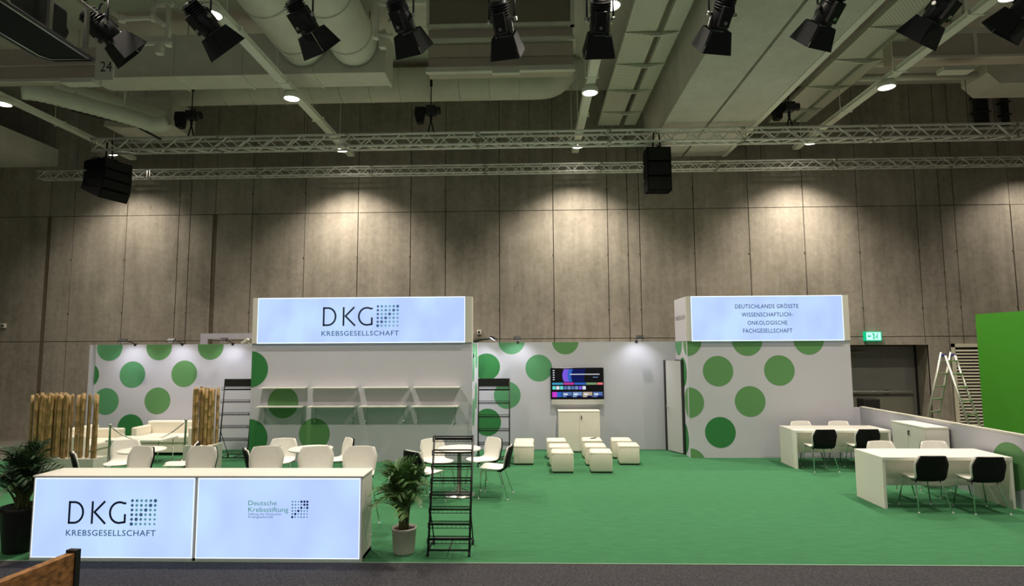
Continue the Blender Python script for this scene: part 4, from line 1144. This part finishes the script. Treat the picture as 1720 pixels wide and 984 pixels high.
# wire brochure racks
def wire_rack(lab, loc, rz, w, H, lean, nsh, header, base_d):
    t = thing('wire_rack', lab, 'brochure rack', loc, rz, 'black wire brochure racks')
    yl = lambda z: lean * z / H
    for s_ in (0, w):
        mb = MB(); mb.tube([(s_, 0, .04), (s_, yl(H), H)], .013, 8); mb.build('upright', 'black_metal', t)
    mb = MB(); mb.tube([(0, 0, .07), (w, 0, .07), (w, base_d, .07), (0, base_d, .07), (0, 0, .07)], .012, 8); mb.tube([(w / 2, 0, .07), (w / 2, base_d, .07)], .008, 6)
    for s_ in (0, w): mb.tube([(s_, base_d, .07), (s_, yl(H * .35), H * .35)], .008, 6)
    mb.build('base_frame', 'black_metal', t)
    for x in (0, w):
        for y in (0, base_d):
            mb = MB(); mb.tube([(x - .012, y, .026), (x + .012, y, .026)], .024, 12); mb.box(x - .014, x + .014, y - .012, y + .012, .03, .06); mb.build('caster', 'black_metal', t)
    top = H - (.19 if header else .02)
    for k in range(nsh):
        z = .17 + (top - .2) * k / (nsh - 1) if nsh > 1 else .5
        y = yl(z); mb = MB()
        mb.tube([(0, y, z), (w, y, z)], .010, 6); mb.tube([(0, y - .0, z + .036), (w, y, z + .036)], .006, 6)
        mb.tube([(0, y - .10, z - .012), (w, y - .10, z - .012)], .004, 6); mb.tube([(0, y - .10, z + .045), (w, y - .10, z + .045)], .004, 6)
        for e in (0, w): mb.tube([(e, y, z), (e, y - .10, z - .012), (e, y - .10, z + .045)], .005, 6)
        for i in range(1, 9): mb.tube([(w * i / 9, y, z), (w * i / 9, y - .10, z - .012)], .0022, 4)
        mb.build('shelf', 'black_wire', t)
    if header:
        mb = MB(); mb.box(0, w, yl(H) - .03, yl(H) - .005, H - .165, H); mb.build('header_panel', 'black_metal', t)
        mb = MB(); mb.tube([(0, yl(top), top - .04), (w, yl(top), top - .04)], .007, 6); mb.build('cross_bar', 'black_wire', t)
    else:
        mb = MB(); mb.tube([(0, yl(H - .04), H - .04), (w, yl(H - .04), H - .04)], .010, 6); mb.build('cross_bar', 'black_metal', t)
b0, b1 = P(718, 936, z=CZ), P(788, 936, z=CZ)
wire_rack('black wire brochure rack on casters in front of the round table, without header', (b0.x, b0.y + .03, CZ), 0, b1.x - b0.x, 1.30, .42, 8, False, .42)
b0 = P(802, 786, z=CZ)
wire_rack('black wire brochure rack with header panel on the television side of the tower', (b0.x, 12.1, CZ), 0, .63, 1.74, .16, 6, True, .4)
wire_rack('black wire brochure rack with header panel next to the bamboo', (LX0 - .68, 12.72, CZ), 0, .62, 1.72, .16, 6, True, .4)

# palms
def palm(lab, loc, pot, leafm, n, H, seed, potr, poth, spread, free=lambda p: True):
    rnd = random.Random(seed)
    t = thing('potted_palm', lab, 'plant', loc, 0, 'potted palms')
    if pot == 'pot_white':
        mb = MB(); prof = [(potr * .80, 0), (potr * .86, .02), (potr * .97, poth * .93), (potr * 1.0, poth * .94), (potr * 1.0, poth), (potr * .92, poth), (potr * .90, poth * .88)]
    else:
        mb = MB(); prof = [(potr * .72, 0), (potr * .76, .02), (potr * .98, poth * .9), (potr, poth * .92), (potr, poth), (potr * .93, poth), (potr * .9, poth * .9)]
    mb.lathe(prof, 28).build('pot', pot, t)
    MB().lathe([(.01, poth * .9), (potr * .9, poth * .9), (potr * .9, poth * .915), (.01, poth * .93)], 20).build('soil', 'soil', t)
    st = MB(); lf = MB()
    for k in range(n):
        az = k * 2.399 + rnd.uniform(-.2, .2); q_ = k / n
        b = Vector((rnd.uniform(-.05, .05), rnd.uniform(-.05, .05), poth * .9))
        hh = H * (.62 + .38 * (1 - q_)) * rnd.uniform(.9, 1.05); out = spread * (.25 + .75 * q_) * rnd.uniform(.85, 1.1)
        d_ = Vector((math.cos(az), math.sin(az), 0))
        pts = []
        for i in range(13):
            s_ = i / 12
            rr = out * (s_ ** 1.9); zz = (hh - poth * .9) * (1.25 * s_ - .25 * s_ ** 2 - (.30 + .5 * q_) * max(0, s_ - .45) ** 2 * 1.9)
            pts.append(b + d_ * rr + Vector((0, 0, zz)))
        st.tube(pts[:8], [.016 - .0012 * i for i in range(8)], 6); st.tube(pts[7:], .004, 5)
        for i in range(64):
            s_ = .34 + .66 * i / 63; f_ = s_ * 12; i0 = min(11, int(f_)); p = pts[i0].lerp(pts[i0 + 1], f_ - i0)
            tan = (pts[i0 + 1] - pts[i0]).normalized(); side = tan.cross(Vector((0, 0, 1)))
            if side.length < .05: side = Vector((-d_.y, d_.x, 0))
            side.normalize(); nrm = side.cross(tan).normalized()
            sg_ = 1 if i % 2 else -1
            ln = .30 * (math.sin(PI * min(1, (s_ - .3) / .75)) * .7 + .35) * rnd.uniform(.85, 1.1)
            dv_ = (side * sg_ * .72 + tan * .75 + nrm * .25).normalized()
            w0 = .0065; mid = p + dv_ * ln * .5 + Vector((0, 0, .012)); tip = p + dv_ * ln - Vector((0, 0, ln * .22))
            if not all(free(Vector(loc) + q_v) for q_v in (p, mid, tip)): continue
            wv = dv_.cross(nrm).normalized() * w0
            lf.smooth = True
            a1, a2, m1, m2 = [lf.bm.verts.new(v) for v in (p - wv * .4, p + wv * .4, mid - wv, mid + wv)]; tp = lf.bm.verts.new(tip)
            lf._f([a1, a2, m2, m1]); lf._f([m1, m2, tp])
    st.build('stems', 'stem', t); lf.build('fronds', leafm, t, fix=False)
b = P(674, 935, z=CZ)
palm('green palm in a ribbed white pot beside the black wire rack', (b.x, b.y + .14, CZ), 'pot_white', 'leaf', 26, 1.22, 3, .145, .29, .50, lambda p: not (p.x < -1.86 and p.z < 1.0 and p.y < 7.4) and p.x < -1.22)
b = P(8, 934, z=CZ)
palm('dark palm in a black pot at the bamboo end of the counter', (b.x, b.y + .2, CZ), 'pot_black', 'leaf_d', 28, 1.38, 11, .22, .52, .52, lambda p: not (p.x > -5.76 and p.z < 1.0))

# bamboo screens
def bamboo(lab, x0, x1, y0, y1, n, top, ph, seed, rot=0, dense=None):
    rnd = random.Random(seed); w, dp = x1 - x0, y1 - y0
    t = thing('bamboo_screen', lab, 'screen', (x0, y0, CZ), rot, 'bamboo screens in planters')
    mb = MB(); mb.box(0, w, 0, .03, 0, ph); mb.box(0, w, dp - .03, dp, 0, ph); mb.box(0, .03, .03, dp - .03, 0, ph); mb.box(w - .03, w, .03, dp - .03, 0, ph); mb.box(.03, w - .03, .03, dp - .03, 0, .05); mb.build('planter_box', 'planter', t)
    mb = MB(); mb.box(.03, w - .03, .03, dp - .03, .051, ph - .05); mb.build('soil', 'soil', t)
    mb = MB()
    for k in range(int(w * dp * 420)):
        c = Vector((rnd.uniform(.05, w - .05), rnd.uniform(.05, dp - .05), ph - .03 + rnd.uniform(0, .02)))
        r_ = rnd.uniform(.022, .04); bmesh.ops.create_icosphere(mb.bm, subdivisions=1, radius=r_, matrix=Matrix.Translation(c) @ Matrix.Diagonal((1, .8, .65, 1)))
    for f in mb.bm.faces: f.smooth = True
    o = mb.build('pebbles', 'pebble', t); o['kind'] = 'stuff'
    for k in range(n):
        f0 = k / (n - 1)
        if dense: f0 = f0 / dense * .5 if f0 < dense else .5 + (f0 - dense) / (1 - dense) * .5
        x = .07 + (w - .14) * f0 + rnd.uniform(-.012, .012); y = rnd.uniform(.09, dp - .09) if k % 2 else dp / 2 + rnd.uniform(-.03, .03)
        r_ = rnd.uniform(.019, .030); hh = top + rnd.uniform(-.035, .035); lx, lyy = rnd.uniform(-.014, .014), rnd.uniform(-.014, .014)
        mb = MB(); pts = []; rs = []
        zz = .06
        while zz < hh:
            for dz, m_ in ((0, 1.0), (.008, 1.12), (.016, 1.0)):
                f_ = (zz + dz) / hh; pts.append((x + lx * f_, y + lyy * f_, zz + dz)); rs.append(r_ * m_)
            zz += rnd.uniform(.2, .3)
        pts.append((x + lx, y + lyy, hh)); rs.append(r_)
        mb.tube(pts, rs, 9); mb.build('bamboo_pole', 'bamboo', t)
a, b = P(30, 768, Y=10.4), P(157, 768, Y=10.4)
bamboo('wide bamboo screen in a long white planter', a.x, b.x, 10.4, 10.75, 38, 1.57, .46, 5, dense=.70)
a, b = P(308, 745, Y=11.7), P(356, 745, Y=11.7)
bamboo('narrow bamboo screen in a white planter beside the wire rack', a.x, b.x, 11.7, 12.1, 26, 1.58, .48, 6)

# sofas, coffee table, rope barrier
def sofa(lab, loc, rz, w, dp):
    t = thing('lounge_sofa', lab, 'sofa', loc, rz, 'white lounge sofas')
    box(.12, w - .12, .02, dp - .2, .06, .26, bev=.01).build('base', 'leather', t)
    box(.125, w - .125, .0, dp - .2, .262, .42, bev=.035).build('seat_cushion', 'leather', t)
    box(.0, w, dp - .2, dp, .06, .70, bev=.035).build('backrest', 'leather', t)
    box(0, .12, 0, dp - .2, .06, .62, bev=.03).build('armrest', 'leather', t)
    box(w - .12, w, 0, dp - .2, .06, .62, bev=.03).build('armrest', 'leather', t)
    for x in (.06, w - .06):
        for y in (.06, dp - .06):
            mb = MB(); mb.tube([(x, y, 0), (x, y, .06)], .02, 8); mb.build('foot', 'black_metal', t)
a, b = P(222, 720, Y=13.4), P(326, 720, Y=13.4)
sofa('white leather sofa standing against the dotted lounge wall', (a.x, 13.36, CZ), 0, b.x - a.x, .76)
a = P(183, 745, Y=12.9)
sofa('white leather sofa half hidden behind the wide bamboo screen', (a.x + .05, 12.05, CZ), R(90), 1.3, .8)
a, b = P(188, 735, Y=12.5), P(280, 735, Y=12.5)
t = thing('coffee_table', 'low white coffee table with sled legs in the lounge', 'table', (a.x, 12.3, CZ))
w = b.x - a.x
box(0, w, 0, .62, .46, .50, bev=.004).build('table_top', 'white_lam', t)
for x in (.08, w - .08):
    mb = MB(); mb.tube([(x, .06, .46), (x, .04, .02), (x, .58, .02), (x, .56, .46)], .011, 8); mb.build('leg', 'chrome', t)
pA, pB = P(185.5, 713, Y=12.15), P(312.5, 704, Y=12.85)
for p, lab in ((pA, 'grey barrier post in front of the hidden sofa'), (pB, 'grey barrier post beside the narrow bamboo screen')):
    t = thing('barrier_post', lab, 'barrier post', (p.x, p.y, CZ), 0, 'rope barrier posts')
    MB().lathe([(.022, .02), (.022, p.z - .05), (.03, p.z - .045), (.03, p.z - CZ), (.012, p.z + .005)], 14).build('post', 'steel', t)
    MB().lathe([(.15, 0), (.15, .012), (.04, .03)], 24).build('base_plate', 'steel', t)
mb = MB(); pts = []
for k in range(21):
    s_ = k / 20; p = pA.lerp(pB, s_); pts.append((p.x, p.y, p.z - .03 - .36 * (1 - (2 * s_ - 1) ** 2)))
mb.tube(pts, .014, 8); tag(mb.build('barrier_rope', 'steel'), 'grey rope sagging between the two barrier posts', 'rope')

# OSB board corner in the near left
a = P(131, 924, Y=3.3)
t = thing('board_wall', 'brown chipboard panel with a black edge strip in front of the counter', 'board', (a.x, 3.3, 0))
m = Matrix.Rotation(R(-6), 4, 'Z')
box(-.05, 0, -2.2, -.005, .007, a.z - .01).build('board', 'osb', t, mtx=m)
mb = MB(); mb.box(-.055, .008, -.02, .012, .007, a.z + .005); mb.build('edge_strip', 'black_metal', t, mtx=m, label='black edge strip')
